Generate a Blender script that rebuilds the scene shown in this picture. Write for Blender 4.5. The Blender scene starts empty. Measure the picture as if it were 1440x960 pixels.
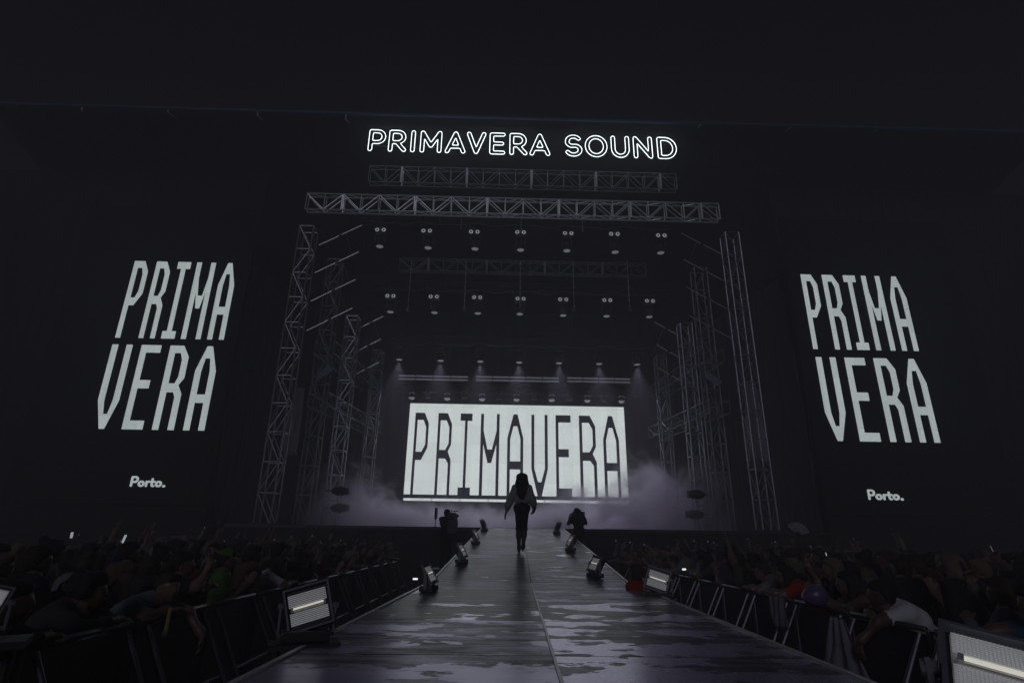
import bpy, bmesh, math, random
import numpy as np
from mathutils import Vector, Matrix, noise as mnoise

# ------------------------------------------------------------------ camera, sky, sun, exposure
S = bpy.context.scene
COL = S.collection
R = math.radians
CAM = Vector((0, 0, 1.9))
FPX, PITCH, YAW, ROLL = 787.0, 0.33611, 0.02015, 0.01374
_f = Vector((math.sin(YAW)*math.cos(PITCH), math.cos(YAW)*math.cos(PITCH), math.sin(PITCH)))
_r0 = Vector((math.cos(YAW), -math.sin(YAW), 0)); _u0 = _r0.cross(_f)
_r = _r0*math.cos(ROLL)+_u0*math.sin(ROLL); _u = _u0*math.cos(ROLL)-_r0*math.sin(ROLL)
cd = bpy.data.cameras.new('camera'); cam = bpy.data.objects.new('camera', cd); COL.objects.link(cam)
M = Matrix((( _r.x, _u.x, -_f.x, CAM.x), (_r.y, _u.y, -_f.y, CAM.y), (_r.z, _u.z, -_f.z, CAM.z), (0, 0, 0, 1)))
cam.matrix_world = M
cd.sensor_width = 36; cd.lens = 36*FPX/1440; cd.clip_start = 0.05; cd.clip_end = 600
S.camera = cam

W = bpy.data.worlds.new('World'); S.world = W; W.use_nodes = True
bg = W.node_tree.nodes['Background']
bg.inputs['Color'].default_value = (0.71, 0.69, 1.0, 1); bg.inputs['Strength'].default_value = 0.0028

sd = bpy.data.lights.new('front_fill', 'SUN'); sun = bpy.data.objects.new('front_fill', sd); COL.objects.link(sun)  # weak frontal fill added to lift the dark surfaces
sd.energy = 0.20; sd.angle = R(20); sd.color = (0.87, 0.85, 1.0)
sun.rotation_euler = (R(68), 0, R(-14))

S.view_settings.view_transform = 'Standard'; S.view_settings.look = 'None'
S.view_settings.exposure = 0.0; S.view_settings.gamma = 1.0
S.render.engine = 'CYCLES'
S.cycles.use_denoising = True
S.cycles.max_bounces = 6; S.cycles.volume_bounces = 2; S.cycles.diffuse_bounces = 3; S.cycles.glossy_bounces = 3
S.cycles.volume_step_rate = 1.0; S.cycles.volume_max_steps = 128
S.cycles.use_light_tree = True
S.cycles.caustics_reflective = False; S.cycles.caustics_refractive = False
random.seed(7); rng = np.random.default_rng(7)

# the stage stands square to +Y; `at` gives the place that a surveyed sight line reaches at depth Y
def at(x, y, Y):
    d = _f + _r*((x-720)/FPX) + _u*((480-y)/FPX)
    return CAM + d*(Y/d.y)
SPOT_W = 600.0
HAZE_D = 0.0108  # density of the haze added to lift the blacks
DECK = 1.25          # catwalk deck height
STAGE = 2.23         # stage floor height
YS = 22.0            # stage front

# ------------------------------------------------------------------ materials
def mat(name, col, rough=0.6, metal=0.0, var=0.25, scale=6.0, emit=None, estr=0.0, spec=0.5, bump=0.0):
    m = bpy.data.materials.new(name); m.use_nodes = True
    nt = m.node_tree; N = nt.nodes; L = nt.links; b = N['Principled BSDF']
    b.inputs['Roughness'].default_value = rough; b.inputs['Metallic'].default_value = metal
    b.inputs['Specular IOR Level'].default_value = spec
    tc = N.new('ShaderNodeTexCoord'); nz = N.new('ShaderNodeTexNoise'); nz.inputs['Scale'].default_value = scale
    nz.inputs['Detail'].default_value = 5; L.new(tc.outputs['Object'], nz.inputs['Vector'])
    mx = N.new('ShaderNodeMix'); mx.data_type = 'RGBA'
    mx.inputs[6].default_value = (*[c*(1-var) for c in col], 1); mx.inputs[7].default_value = (*[min(1, c*(1+var)) for c in col], 1)
    L.new(nz.outputs['Fac'], mx.inputs[0]); L.new(mx.outputs[2], b.inputs['Base Color'])
    mr = N.new('ShaderNodeMapRange'); mr.inputs['To Min'].default_value = max(.02, rough-.12); mr.inputs['To Max'].default_value = min(1, rough+.12)
    L.new(nz.outputs['Fac'], mr.inputs['Value']); L.new(mr.outputs['Result'], b.inputs['Roughness'])
    if bump:
        bp = N.new('ShaderNodeBump'); bp.inputs['Strength'].default_value = bump; bp.inputs['Distance'].default_value = .02
        L.new(nz.outputs['Fac'], bp.inputs['Height']); L.new(bp.outputs['Normal'], b.inputs['Normal'])
    if emit:
        b.inputs['Emission Color'].default_value = (*emit, 1); b.inputs['Emission Strength'].default_value = estr
    return m

M_CLOTH = mat('black_cloth', (.050, .050, .060), .95, var=.3, scale=3, spec=.1)
M_SKIRT = mat('black_skirt', (.022, .022, .028), .9, var=.3, scale=3, spec=.15)
M_BLACK = mat('black_metal', (.040, .040, .046), .45, var=.3, scale=14)
M_PLASTIC = mat('black_plastic', (.035, .035, .04), .5, var=.3, scale=20)
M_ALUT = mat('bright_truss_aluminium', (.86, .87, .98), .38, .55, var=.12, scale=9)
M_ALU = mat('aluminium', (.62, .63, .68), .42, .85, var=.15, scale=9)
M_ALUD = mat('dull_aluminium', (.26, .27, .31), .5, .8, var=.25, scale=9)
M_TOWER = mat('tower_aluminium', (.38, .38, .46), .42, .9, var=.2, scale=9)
M_STEEL = mat('galvanised_steel', (.17, .175, .21), .45, .85, var=.3, scale=12)
M_TRIM = mat('aluminium_trim', (.82, .83, .88), .35, .35, var=.25, scale=5)
M_GREY = mat('grey_paint', (.22, .23, .26), .5, .2, var=.2, scale=10)
M_CURT = mat('grey_curtain', (.36, .35, .42), .9, var=.2, scale=4, spec=.1)
M_LENS = mat('self_lit_lens_glass', (.5, .52, .56), .2, 0, var=.1, emit=(.72, .75, .84), estr=.15)  # glow put in for screen light caught by the lenses
M_RING = mat('lens_ring', (.5, .5, .5), .3, 0, var=.1, emit=(.9, .93, .95), estr=.34)
M_BAR = mat('lamp_bar', (.4, .4, .44), .4, 0, var=.1, emit=(.52, .52, .66), estr=.12)
M_NEON = mat('neon_tube', (.6, .62, .62), .3, 0, var=.05, emit=(.84, .95, .97), estr=2.3)
M_TUBE = mat('xenon_tube', (.7, .7, .66), .25, 0, var=.1, emit=(1.0, .98, .86), estr=.5)
M_GLOW = mat('small_lamp', (.7, .7, .7), .3, 0, var=.05, emit=(.95, .98, 1.0), estr=1.0)
M_PHONE = mat('phone_screen', (.3, .3, .3), .3, 0, var=.05, emit=(.85, .92, 1.0), estr=.35)
M_REFL = mat('reflector', (.75, .75, .74), .4, .3, var=.15, scale=30)
M_SLAT = mat('self_lit_slat_metal', (.82, .82, .84), .5, .1, var=.12, scale=30, emit=(.95, .97, 1.0), estr=.10)  # slats given a faint glow of their own to look lit

def led(name, col, s, pitch=0.10, seam=(0.5, 1.0)):
    """LED wall: emission broken up by module seams, pixel rows and small brightness differences between modules"""
    m = bpy.data.materials.new(name); m.use_nodes = True; nt = m.node_tree; N = nt.nodes; L = nt.links
    b = N['Principled BSDF']; b.inputs['Base Color'].default_value = (.02, .02, .022, 1); b.inputs['Roughness'].default_value = .6
    tc = N.new('ShaderNodeTexCoord'); sp = N.new('ShaderNodeSeparateXYZ'); L.new(tc.outputs['Object'], sp.inputs[0])
    def math_(op, a, c=None):
        n = N.new('ShaderNodeMath'); n.operation = op
        for i, v in enumerate((a, c)):
            if v is None: continue
            if isinstance(v, (int, float)): n.inputs[i].default_value = v
            else: L.new(v, n.inputs[i])
        return n.outputs[0]
    fx = math_('FRACT', math_('DIVIDE', sp.outputs[0], seam[0])); fz = math_('FRACT', math_('DIVIDE', sp.outputs[2], seam[1]))
    sx = math_('LESS_THAN', fx, .02); sz = math_('LESS_THAN', fz, .015); sm = math_('MULTIPLY', math_('MAXIMUM', sx, sz), .22)
    cx = math_('FLOOR', math_('DIVIDE', sp.outputs[0], seam[0])); cz = math_('FLOOR', math_('DIVIDE', sp.outputs[2], seam[1]))
    cb = N.new('ShaderNodeCombineXYZ'); L.new(cx, cb.inputs[0]); L.new(cz, cb.inputs[2])
    wn = N.new('ShaderNodeTexWhiteNoise'); L.new(cb.outputs[0], wn.inputs['Vector'])
    md = math_('MULTIPLY', wn.outputs['Value'], .09)
    e = math_('SUBTRACT', math_('SUBTRACT', 1.0, md), sm)
    b.inputs['Emission Color'].default_value = (*col, 1)
    L.new(math_('MULTIPLY', e, s), b.inputs['Emission Strength'])
    return m
M_LEDW = led('led_white', (.88, .965, .955), .80)
M_LEDK = led('led_dark', (.42, .42, .75), .012)
M_LEDS = led('led_side_text', (.86, .98, .97), .50)
M_LEDB = mat('led_black_panel', (.020, .020, .025), .75, var=.1, scale=1.5, spec=.2)

# ------------------------------------------------------------------ mesh building
class MB:
    def __init__(s): s.bm = bmesh.new()
    def box(s, c, d, rot=None):
        m = Matrix.Translation(c) @ (rot.to_4x4() if rot else Matrix()) @ Matrix.Diagonal((d[0], d[1], d[2], 1))
        bmesh.ops.create_cube(s.bm, size=1, matrix=m); return s
    def tube(s, a, b, r, n=8, r2=None, caps=True):
        a, b = Vector(a), Vector(b); d = b-a
        if d.length < 1e-6: return s
        q = d.to_track_quat('Z', 'Y').to_matrix().to_4x4()
        bmesh.ops.create_cone(s.bm, cap_ends=caps, segments=n, radius1=r, radius2=r if r2 is None else r2, depth=d.length, matrix=Matrix.Translation((a+b)/2) @ q); return s
    def path(s, pts, r, n=8, closed=False):
        pts = [Vector(p) for p in pts]; k = len(pts); rings = []
        ref = None
        for i, p in enumerate(pts):
            if closed: t = pts[(i+1) % k]-pts[i-1]
            else: t = pts[min(i+1, k-1)]-pts[max(i-1, 0)]
            t.normalize()
            if ref is None: ref = t.orthogonal().normalized()
            ref = (ref-t*ref.dot(t)).normalized(); bn = t.cross(ref)
            rings.append([s.bm.verts.new(p+(ref*math.cos(2*math.pi*j/n)+bn*math.sin(2*math.pi*j/n))*r) for j in range(n)])
        for i in range(k if closed else k-1):
            A, B = rings[i], rings[(i+1) % k]
            o = 0
            if closed and i == k-1:
                o = min(range(n), key=lambda q: sum((A[j].co-B[(j+q) % n].co).length for j in range(0, n, 2)))
            for j in range(n): s.bm.faces.new((A[j], A[(j+1) % n], B[(j+1+o) % n], B[(j+o) % n]))
        if not closed:
            s.bm.faces.new(rings[0][::-1]); s.bm.faces.new(rings[-1])
        return s
    def lathe(s, prof, m=Matrix(), n=20):
        rings = [[s.bm.verts.new(m @ Vector((r*math.cos(2*math.pi*j/n), r*math.sin(2*math.pi*j/n), z))) for j in range(n)] for r, z in prof]
        for A, B in zip(rings, rings[1:]):
            for j in range(n): s.bm.faces.new((A[j], A[(j+1) % n], B[(j+1) % n], B[j]))
        s.bm.faces.new(rings[0][::-1]); s.bm.faces.new(rings[-1]); return s
    def ball(s, c, r, sc=(1, 1, 1), n=16):
        bmesh.ops.create_uvsphere(s.bm, u_segments=n, v_segments=n//2+2, radius=r, matrix=Matrix.Translation(c) @ Matrix.Diagonal((*sc, 1))); return s
    def face(s, pts):
        s.bm.faces.new([s.bm.verts.new(p) for p in pts]); return s
    def bevel(s, w, seg=2):
        bmesh.ops.bevel(s.bm, geom=[e for e in s.bm.edges if len(e.link_faces) == 2 and e.calc_face_angle(0) > .6], offset=w, segments=seg, profile=.6, affect='EDGES', clamp_overlap=True); return s
    def build(s, name, m, parent=None, smooth=False, loc=None):
        bmesh.ops.recalc_face_normals(s.bm, faces=s.bm.faces)
        me = bpy.data.meshes.new(name); s.bm.to_mesh(me); s.bm.free()
        if smooth:
            me.polygons.foreach_set('use_smooth', [True]*len(me.polygons))
        return link(name, me, m, parent, loc)
def link(name, me, m, parent=None, loc=None):
    o = bpy.data.objects.new(name, me)
    if m is not None:
        for q in (m if isinstance(m, (list, tuple)) else [m]): me.materials.append(q)
    COL.objects.link(o)
    if parent is not None: o.parent = parent
    if loc is not None: o.location = loc
    return o
def tag(o, label=None, cat=None, group=None, kind=None):
    if label: o['label'] = label
    if cat: o['category'] = cat
    if group: o['group'] = group
    if kind: o['kind'] = kind
    return o
def empty(name, loc=(0, 0, 0), rz=0.0, label=None, cat=None, group=None):
    o = bpy.data.objects.new(name, None); COL.objects.link(o); o.location = loc; o.rotation_euler = (0, 0, rz); o.empty_display_size = .2
    return tag(o, label, cat, group)
def dup(root, loc=None, rz=None, label=None, group=None):
    c = root.copy(); COL.objects.link(c)
    if loc is not None: c.location = loc
    if rz is not None: c.rotation_euler = (0, 0, rz)
    if label: c['label'] = label
    if group: c['group'] = group
    for ch in list(root.children):
        d = ch.copy(); COL.objects.link(d); d.parent = c
        for g in list(ch.children):
            h = g.copy(); COL.objects.link(h); h.parent = d
    return c

# contour outlines of stroke letters (marching squares on a distance field)
def stroke_loops(strokes, r, step):
    P = np.array([p for s in strokes for p in s]); lo = P.min(0)-r-3*step; hi = P.max(0)+r+3*step
    xs = np.arange(lo[0], hi[0], step); ys = np.arange(lo[1], hi[1], step); X, Y = np.meshgrid(xs, ys, indexing='ij'); D = np.full(X.shape, 9.0)
    for s in strokes:
        for (ax, ay), (bx, by) in zip(s, s[1:]):
            dx, dy = bx-ax, by-ay; L2 = dx*dx+dy*dy+1e-12
            t = np.clip(((X-ax)*dx+(Y-ay)*dy)/L2, 0, 1); D = np.minimum(D, np.hypot(X-ax-t*dx, Y-ay-t*dy))
    D -= r; seg = {}
    def ed(i, j, k, l):
        a, b = D[i, j], D[k, l]; t = a/(a-b); return ((i, j, k, l), (xs[i]+(xs[k]-xs[i])*t, ys[j]+(ys[l]-ys[j])*t))
    I, J = np.where((D[:-1, :-1] < 0) + (D[1:, :-1] < 0).astype(int) + (D[1:, 1:] < 0) + (D[:-1, 1:] < 0) > 0) if False else np.where(True | (D[:-1, :-1] < 0))
    pts = {}; adj = {}
    S4 = (D < 0)
    mixed = ~((S4[:-1, :-1] == S4[1:, :-1]) & (S4[1:, :-1] == S4[1:, 1:]) & (S4[1:, 1:] == S4[:-1, 1:]))
    for i, j in zip(*np.where(mixed)):
        q = [(i, j), (i+1, j), (i+1, j+1), (i, j+1)]; cr = []
        for a in range(4):
            u, v = q[a], q[(a+1) % 4]
            if S4[u] != S4[v]:
                lo_, hi_ = (u, v) if u < v else (v, u); k, p = ed(*lo_, *hi_); pts[k] = p; cr.append(k)
        for a in range(0, len(cr)-1, 2):
            adj.setdefault(cr[a], []).append(cr[a+1]); adj.setdefault(cr[a+1], []).append(cr[a])
    loops = []; seen = set()
    for k in list(adj):
        if k in seen: continue
        lp = [k]; seen.add(k); cur = k
        while True:
            nx = [q for q in adj[cur] if q not in seen]
            if not nx: break
            cur = nx[0]; seen.add(cur); lp.append(cur)
        if len(lp) > 8:
            A = np.array([pts[q] for q in lp])
            for _ in range(3): A = (np.roll(A, 1, 0)+2*A+np.roll(A, -1, 0))/4
            loops.append(A[::2])
    return loops
def arc(cx, cy, rx, ry, a0, a1, n=18):
    return [(cx+rx*math.cos(R(a0+(a1-a0)*i/n)), cy+ry*math.sin(R(a0+(a1-a0)*i/n))) for i in range(n+1)]
def fill_mesh(name, loops, depth):
    """filled flat lettering with holes and a real thickness, in the XZ plane, front towards -Y"""
    cu = bpy.data.curves.new(name, 'CURVE'); cu.dimensions = '2D'; cu.fill_mode = 'BOTH'; cu.extrude = depth/2
    for lp in loops:
        sp = cu.splines.new('POLY'); sp.points.add(len(lp)-1); sp.use_cyclic_u = True
        for p, (x, y) in zip(sp.points, lp): p.co = (x, y, 0, 1)
    o = bpy.data.objects.new('tmp', cu); COL.objects.link(o)
    dg = bpy.context.evaluated_depsgraph_get(); me = bpy.data.meshes.new_from_object(o.evaluated_get(dg))
    bpy.data.objects.remove(o); bpy.data.curves.remove(cu)
    me.transform(Matrix.Rotation(R(90), 4, 'X')); me.name = name; me.materials.clear(); return me

# ------------------------------------------------------------------ ground
g = MB(); g.face([(-28.5, -6.5, 0), (28.5, -6.5, 0), (28.5, 40.5, 0), (-28.5, 40.5, 0)])
tag(g.build('ground', mat('trampled_ground', (.05, .048, .045), .9, var=.4, scale=.8, bump=.3)), kind='structure')

# ------------------------------------------------------------------ catwalk
CW_A = 0.033
def cw_z(y): return DECK if y < 9.2 else DECK+(STAGE-DECK)*min(1, (y-9.2)/(YS-9.2))
def cw_x(y): return .22+CW_A*y
def cw(x, y, dz=0): return Vector((cw_x(y)+x, y, cw_z(y)+dz))    # x across from the centre line
HW = 1.49
def deck_material():
    m = bpy.data.materials.new('worn_deck_film'); m.use_nodes = True; nt = m.node_tree; N = nt.nodes; L = nt.links; b = N['Principled BSDF']
    def mth(op, a, c=None, d=None):
        n = N.new('ShaderNodeMath'); n.operation = op
        for i, v in enumerate((a, c, d)):
            if v is None: continue
            if isinstance(v, (int, float)): n.inputs[i].default_value = v
            else: L.new(v, n.inputs[i])
        return n.outputs[0]
    tc = N.new('ShaderNodeTexCoord'); sp = N.new('ShaderNodeSeparateXYZ'); L.new(tc.outputs['Object'], sp.inputs[0])
    x = mth('SUBTRACT', mth('SUBTRACT', sp.outputs[0], .22), mth('MULTIPLY', sp.outputs[1], CW_A)); y = sp.outputs[1]
    py = mth('DIVIDE', mth('SUBTRACT', y, .77), 1.45)
    cell = N.new('ShaderNodeCombineXYZ'); L.new(mth('FLOOR', py), cell.inputs[1]); L.new(mth('FLOOR', mth('ADD', mth('DIVIDE', x, 1.55), .001)), cell.inputs[0])
    wn = N.new('ShaderNodeTexWhiteNoise'); L.new(cell.outputs[0], wn.inputs['Vector'])
    fr = mth('FRACT', py); seam = mth('MAXIMUM', mth('LESS_THAN', fr, .015), mth('LESS_THAN', mth('ABSOLUTE', x), .012))
    # peeled film: sharp-edged patches, more of them near the front of the catwalk
    pv = N.new('ShaderNodeVectorMath'); pv.operation = 'MULTIPLY_ADD'; L.new(tc.outputs['Object'], pv.inputs[0]); pv.inputs[1].default_value = (1, 1.45, 1)
    off = N.new('ShaderNodeVectorMath'); off.operation = 'SCALE'; L.new(wn.outputs['Color'], off.inputs[0]); off.inputs['Scale'].default_value = 9.0
    L.new(off.outputs[0], pv.inputs[2])
    n1 = N.new('ShaderNodeTexNoise'); n1.inputs['Scale'].default_value = 1.75; n1.inputs['Detail'].default_value = 11; n1.inputs['Roughness'].default_value = .62; n1.inputs['Distortion'].default_value = .15
    L.new(pv.outputs[0], n1.inputs['Vector'])
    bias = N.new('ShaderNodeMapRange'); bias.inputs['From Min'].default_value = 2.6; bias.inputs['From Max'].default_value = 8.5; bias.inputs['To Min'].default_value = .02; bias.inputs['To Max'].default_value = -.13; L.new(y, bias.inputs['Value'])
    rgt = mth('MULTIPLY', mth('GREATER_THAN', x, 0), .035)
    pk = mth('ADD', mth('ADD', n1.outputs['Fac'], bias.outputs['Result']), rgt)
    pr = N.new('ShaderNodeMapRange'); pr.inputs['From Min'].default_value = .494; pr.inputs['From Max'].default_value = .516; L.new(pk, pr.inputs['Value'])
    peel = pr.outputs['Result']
    # scuffs drawn out across the deck
    sv = N.new('ShaderNodeMapping'); sv.inputs['Scale'].default_value = (1.1, 5.0, 1); L.new(tc.outputs['Object'], sv.inputs['Vector'])
    n2 = N.new('ShaderNodeTexNoise'); n2.inputs['Scale'].default_value = 1.6; n2.inputs['Detail'].default_value = 8; n2.inputs['Roughness'].default_value = .68; L.new(sv.outputs[0], n2.inputs['Vector'])
    sc = N.new('ShaderNodeMapRange'); sc.inputs['From Min'].default_value = .36; sc.inputs['From Max'].default_value = .66; L.new(n2.outputs['Fac'], sc.inputs['Value'])
    n3 = N.new('ShaderNodeTexNoise'); n3.inputs['Scale'].default_value = 60; n3.inputs['Detail'].default_value = 3; L.new(tc.outputs['Object'], n3.inputs['Vector'])
    # colour: dark phenolic film, paler bare ply where it has peeled; violet metallic tint imitates purple light
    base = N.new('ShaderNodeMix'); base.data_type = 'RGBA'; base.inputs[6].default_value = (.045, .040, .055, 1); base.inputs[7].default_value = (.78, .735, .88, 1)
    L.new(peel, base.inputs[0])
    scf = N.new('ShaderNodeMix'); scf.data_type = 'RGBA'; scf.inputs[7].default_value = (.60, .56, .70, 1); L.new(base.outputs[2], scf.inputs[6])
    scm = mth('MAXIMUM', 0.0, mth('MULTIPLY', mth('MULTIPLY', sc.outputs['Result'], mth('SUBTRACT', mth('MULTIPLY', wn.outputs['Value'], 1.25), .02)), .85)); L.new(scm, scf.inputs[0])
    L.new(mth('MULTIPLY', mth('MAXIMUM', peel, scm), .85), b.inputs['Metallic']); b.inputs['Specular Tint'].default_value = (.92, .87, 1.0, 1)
    dk = N.new('ShaderNodeMix'); dk.data_type = 'RGBA'; dk.inputs[7].default_value = (.01, .01, .012, 1); L.new(scf.outputs[2], dk.inputs[6]); L.new(seam, dk.inputs[0])
    L.new(dk.outputs[2], b.inputs['Base Color'])
    ro = mth('ADD', mth('ADD', .17, mth('MULTIPLY', wn.outputs['Value'], .10)), mth('MULTIPLY', n3.outputs['Fac'], .10))
    ro = mth('ADD', ro, mth('MULTIPLY', mth('SUBTRACT', 1.0, mth('MAXIMUM', peel, scm)), .10)); L.new(ro, b.inputs['Roughness'])
    # sheen: the scuffed film returns less of the screen than the polished or bare parts
    spl = mth('ADD', mth('MULTIPLY', sc.outputs['Result'], .20), mth('MULTIPLY', wn.outputs['Value'], .16)); spl = mth('ADD', spl, .03)
    spl = mth('ADD', spl, mth('MULTIPLY', peel, .35)); spl = mth('MULTIPLY', spl, mth('SUBTRACT', 1.0, mth('MULTIPLY', seam, .9)))
    L.new(spl, b.inputs['Specular IOR Level']); pass
    bp = N.new('ShaderNodeBump'); bp.inputs['Strength'].default_value = .12; bp.inputs['Distance'].default_value = .01
    L.new(mth('ADD', mth('MULTIPLY', peel, -.3), n2.outputs['Fac']), bp.inputs['Height']); L.new(bp.outputs['Normal'], b.inputs['Normal'])
    return m
M_DECK = deck_material()
cat = empty('catwalk', (0, 0, 0), 0, 'long worn catwalk deck running up a ramp to the stage', 'catwalk')
d = MB(); ysec = [-1.5, 3, 6, 9.0, 9.2, 9.5, 13, 17, YS-.012]
vs = [[d.bm.verts.new(cw(x, y, z)) for x, z in ((-HW, 0), (0, 0), (HW, 0), (HW, -.12), (-HW, -.12))] for y in ysec]
for A, B in zip(vs, vs[1:]):
    for j in range(5): d.bm.faces.new((A[j], A[(j+1) % 5], B[(j+1) % 5], B[j]))
d.bm.faces.new(vs[0]); d.bm.faces.new(vs[-1][::-1])
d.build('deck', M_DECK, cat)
for s in (-1, 1):
    t = MB()
    for a, b in zip(ysec[:-1], ysec[1:]):
        for y0, y1 in ((a, b),):
            pA, pB = cw(s*(HW+.014), y0), cw(s*(HW+.014), y1)
            t.face([pA+Vector((-.018, 0, .016)), pA+Vector((.012, 0, .016)), pB+Vector((.012, 0, .016)), pB+Vector((-.018, 0, .016))])
            t.face([pA+Vector((.012, 0, .016)), pA+Vector((.012, 0, -.10)), pB+Vector((.012, 0, -.10)), pB+Vector((.012, 0, .016))]); t.face([pA+Vector((-.018, 0, .016)), pA+Vector((-.018, 0, -.10)), pB+Vector((-.018, 0, -.10)), pB+Vector((-.018, 0, .016))])
    t.build('edge_trim', M_TRIM, cat)
    k = MB()
    for a, b in zip(ysec[:-1], ysec[1:]):
        pA, pB = cw(s*(HW-.03), a, -.125), cw(s*(HW-.03), b, -.125)
        k.face([pA, pB, Vector((pB.x, pB.y, .004)), Vector((pA.x, pA.y, .004))])
    k.build('side_skirt', M_SKIRT, cat)
k = MB(); k.box((cw_x(-1.5), -1.47, .56), (2*HW-.1, .01, 1.1)); k.build('end_skirt', M_SKIRT, cat)
sm = MB()
for a, b in ((-1.4, 3.66), (3.68, 6.55), (6.57, 9.15)):
    pA, pB = cw(.0, a, .004), cw(.0, b, .004)
    sm.box((pA+pB)/2, (.016, (pB-pA).length, .006), Matrix.Rotation(-CW_A, 3, 'Z'))
sm.build('joint_strip', M_TRIM, cat)

# ------------------------------------------------------------------ stage
X0, X1 = -12.0, 13.6
st = empty('concert_stage', ((X0+X1)/2, YS, 0), 0, 'wide black concert stage behind the catwalk', 'stage')
LS = lambda p: Vector(p)-st.location
MB().box(LS(((X0+X1)/2, (YS+37)/2, STAGE-.06)), (X1-X0, 37-YS, .12)).build('stage_floor', mat('stage_floor_paint', (.05, .048, .056), .38, var=.3, scale=1.2), st)
sk = MB(); n = 120
for i in range(n):
    a, b = X0+(X1-X0)*i/n, X0+(X1-X0)*(i+1)/n; ya, yb = YS-.03-.03*math.sin(i*1.7), YS-.03-.03*math.sin((i+1)*1.7)
    sk.face([LS((a, ya, STAGE-.1)), LS((b, yb, STAGE-.1)), LS((b, yb, .01)), LS((a, ya, .01))])
sk.build('front_skirt', M_SKIRT, st)
MB().box(LS(((X0+X1)/2, YS-.02, STAGE-.02)), (X1-X0, .03, .05)).build('front_lip', M_BLACK, st)
rs = MB().box(LS((1.0, 32.0, STAGE+.70)), (13.3, 3.0, 1.38)); rs.build('screen_riser', mat('riser_paint', (.055, .052, .064), .35, var=.3, scale=1), st)

# black drapes closing the stage house
def drape(name, a, b, z0, z1, amp, label, m=M_CLOTH, nn=90, thick=True):
    a, b = Vector(a), Vector(b); w = (b-a); nrm = Vector((-w.y, w.x)).normalized(); o = empty(name, (a.x, a.y, z0), 0, label, 'drape')
    q = MB(); rows = []
    for sgn in (0, .02):
        rows.append([])
        for i in range(nn+1):
            p = a+w*(i/nn); off = amp*(math.sin(i*1.9)+.5*math.sin(i*.73+1)); p = p+nrm*(off+sgn)
            rows[-1].append((q.bm.verts.new((p.x-a.x, p.y-a.y, 0)), q.bm.verts.new((p.x-a.x, p.y-a.y, z1-z0))))
    for rw in rows:
        for i in range(nn): q.bm.faces.new((rw[i][0], rw[i+1][0], rw[i+1][1], rw[i][1]))
    q.build('cloth', m, o, smooth=True)
    MB().tube((0, 0, z1-z0+.03), (w.x, w.y, z1-z0+.03), .03).build('batten', M_BLACK, o)
    return o
drape('back_drape', (-9.5, 33.6), (11.5, 33.6), STAGE, 17, .06, 'black backdrop hanging right behind the glowing stage screen')
drape('wing_drape', (-12, 24.5), (-9.8, 33.4), STAGE, 14, .06, 'black wing drape closing the left side of the stage')
drape('wing_drape', (13.6, 24.5), (11.8, 33.4), STAGE, 14, .06, 'black wing drape closing the right side of the stage')

drape('added_side_scrim', (-28.3, 23.6), (-11.6, 23.6), .02, 18.5, .04, 'tall black scrim behind the left side screen', M_SKIRT)  # both scrims added to block the paler hazy sky beside the stage
drape('added_side_scrim', (13.2, 23.6), (28.3, 23.6), .02, 18.5, .04, 'tall black scrim behind the right side screen', M_SKIRT)
# ------------------------------------------------------------------ lettering of the screens
def glyph(ch, s):
    g = {
     'P': ([(0,1),(.67,1),(1,.865),(1,.568),(.59,.413),(s,.413),(s,0),(0,0)], [[(s,.909),(.64-s*.2,.909),(1-s,.82),(1-s,.6),(.6-s*.1,.513),(s,.513)]]),
     'R': ([(0,1),(.67,1),(1,.865),(1,.606),(.79,.52),(1.02,.42),(1.02,0),(1.02-s,0),(1.02-s,.376),(.62,.435),(s,.435),(s,0),(0,0)], [[(s,.909),(.64-s*.2,.909),(1-s,.823),(1-s,.62),(.62-s*.1,.54),(s,.54)]]),
     'I': ([(0,1),(1,1),(1,.908),(.5+s*.6,.908),(.5+s*.6,.093),(1,.093),(1,0),(0,0),(0,.093),(.5-s*.6,.093),(.5-s*.6,.908),(0,.908)], []),
     'M': ([(0,1),(s*.85,1),(s*.85,.79),(.38,.555),(.62,.555),(1-s*.85,.79),(1-s*.85,1),(1,1),(1,0),(1-s*.85,0),(1-s*.85,.62),(.6,.39),(.4,.39),(s*.85,.62),(s*.85,0),(0,0)], []),
     'A': ([(.37,1),(.63,1),(1,.70),(1,0),(1-s,0),(1-s,.317),(s,.317),(s,0),(0,0),(0,.70)], [[(.38,.85),(.62,.85),(1-s,.69),(1-s,.415),(s,.415),(s,.69)]]),
     'V': ([(0,1),(s,1),(s,.33),(.4,.17),(.6,.17),(1-s,.33),(1-s,1),(1,1),(1,.33),(.62,0),(.38,0),(0,.33)], []),
     'E': ([(0,1),(1,1),(1,.908),(s,.908),(s,.573),(.84,.573),(.84,.475),(s,.475),(s,.1),(1,.1),(1,0),(0,0)], []),
    }[ch]
    return [g[0]]+g[1]
def letter(ch, x0, x1, z0, z1, s, m, parent, y, depth=.02):
    lp = [[(x0+(x1-x0)*u, z0+(z1-z0)*v) for u, v in l] for l in glyph(ch, s)]
    return link('letter', fill_mesh('letter', lp, depth), m, parent, (0, y, 0))
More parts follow.
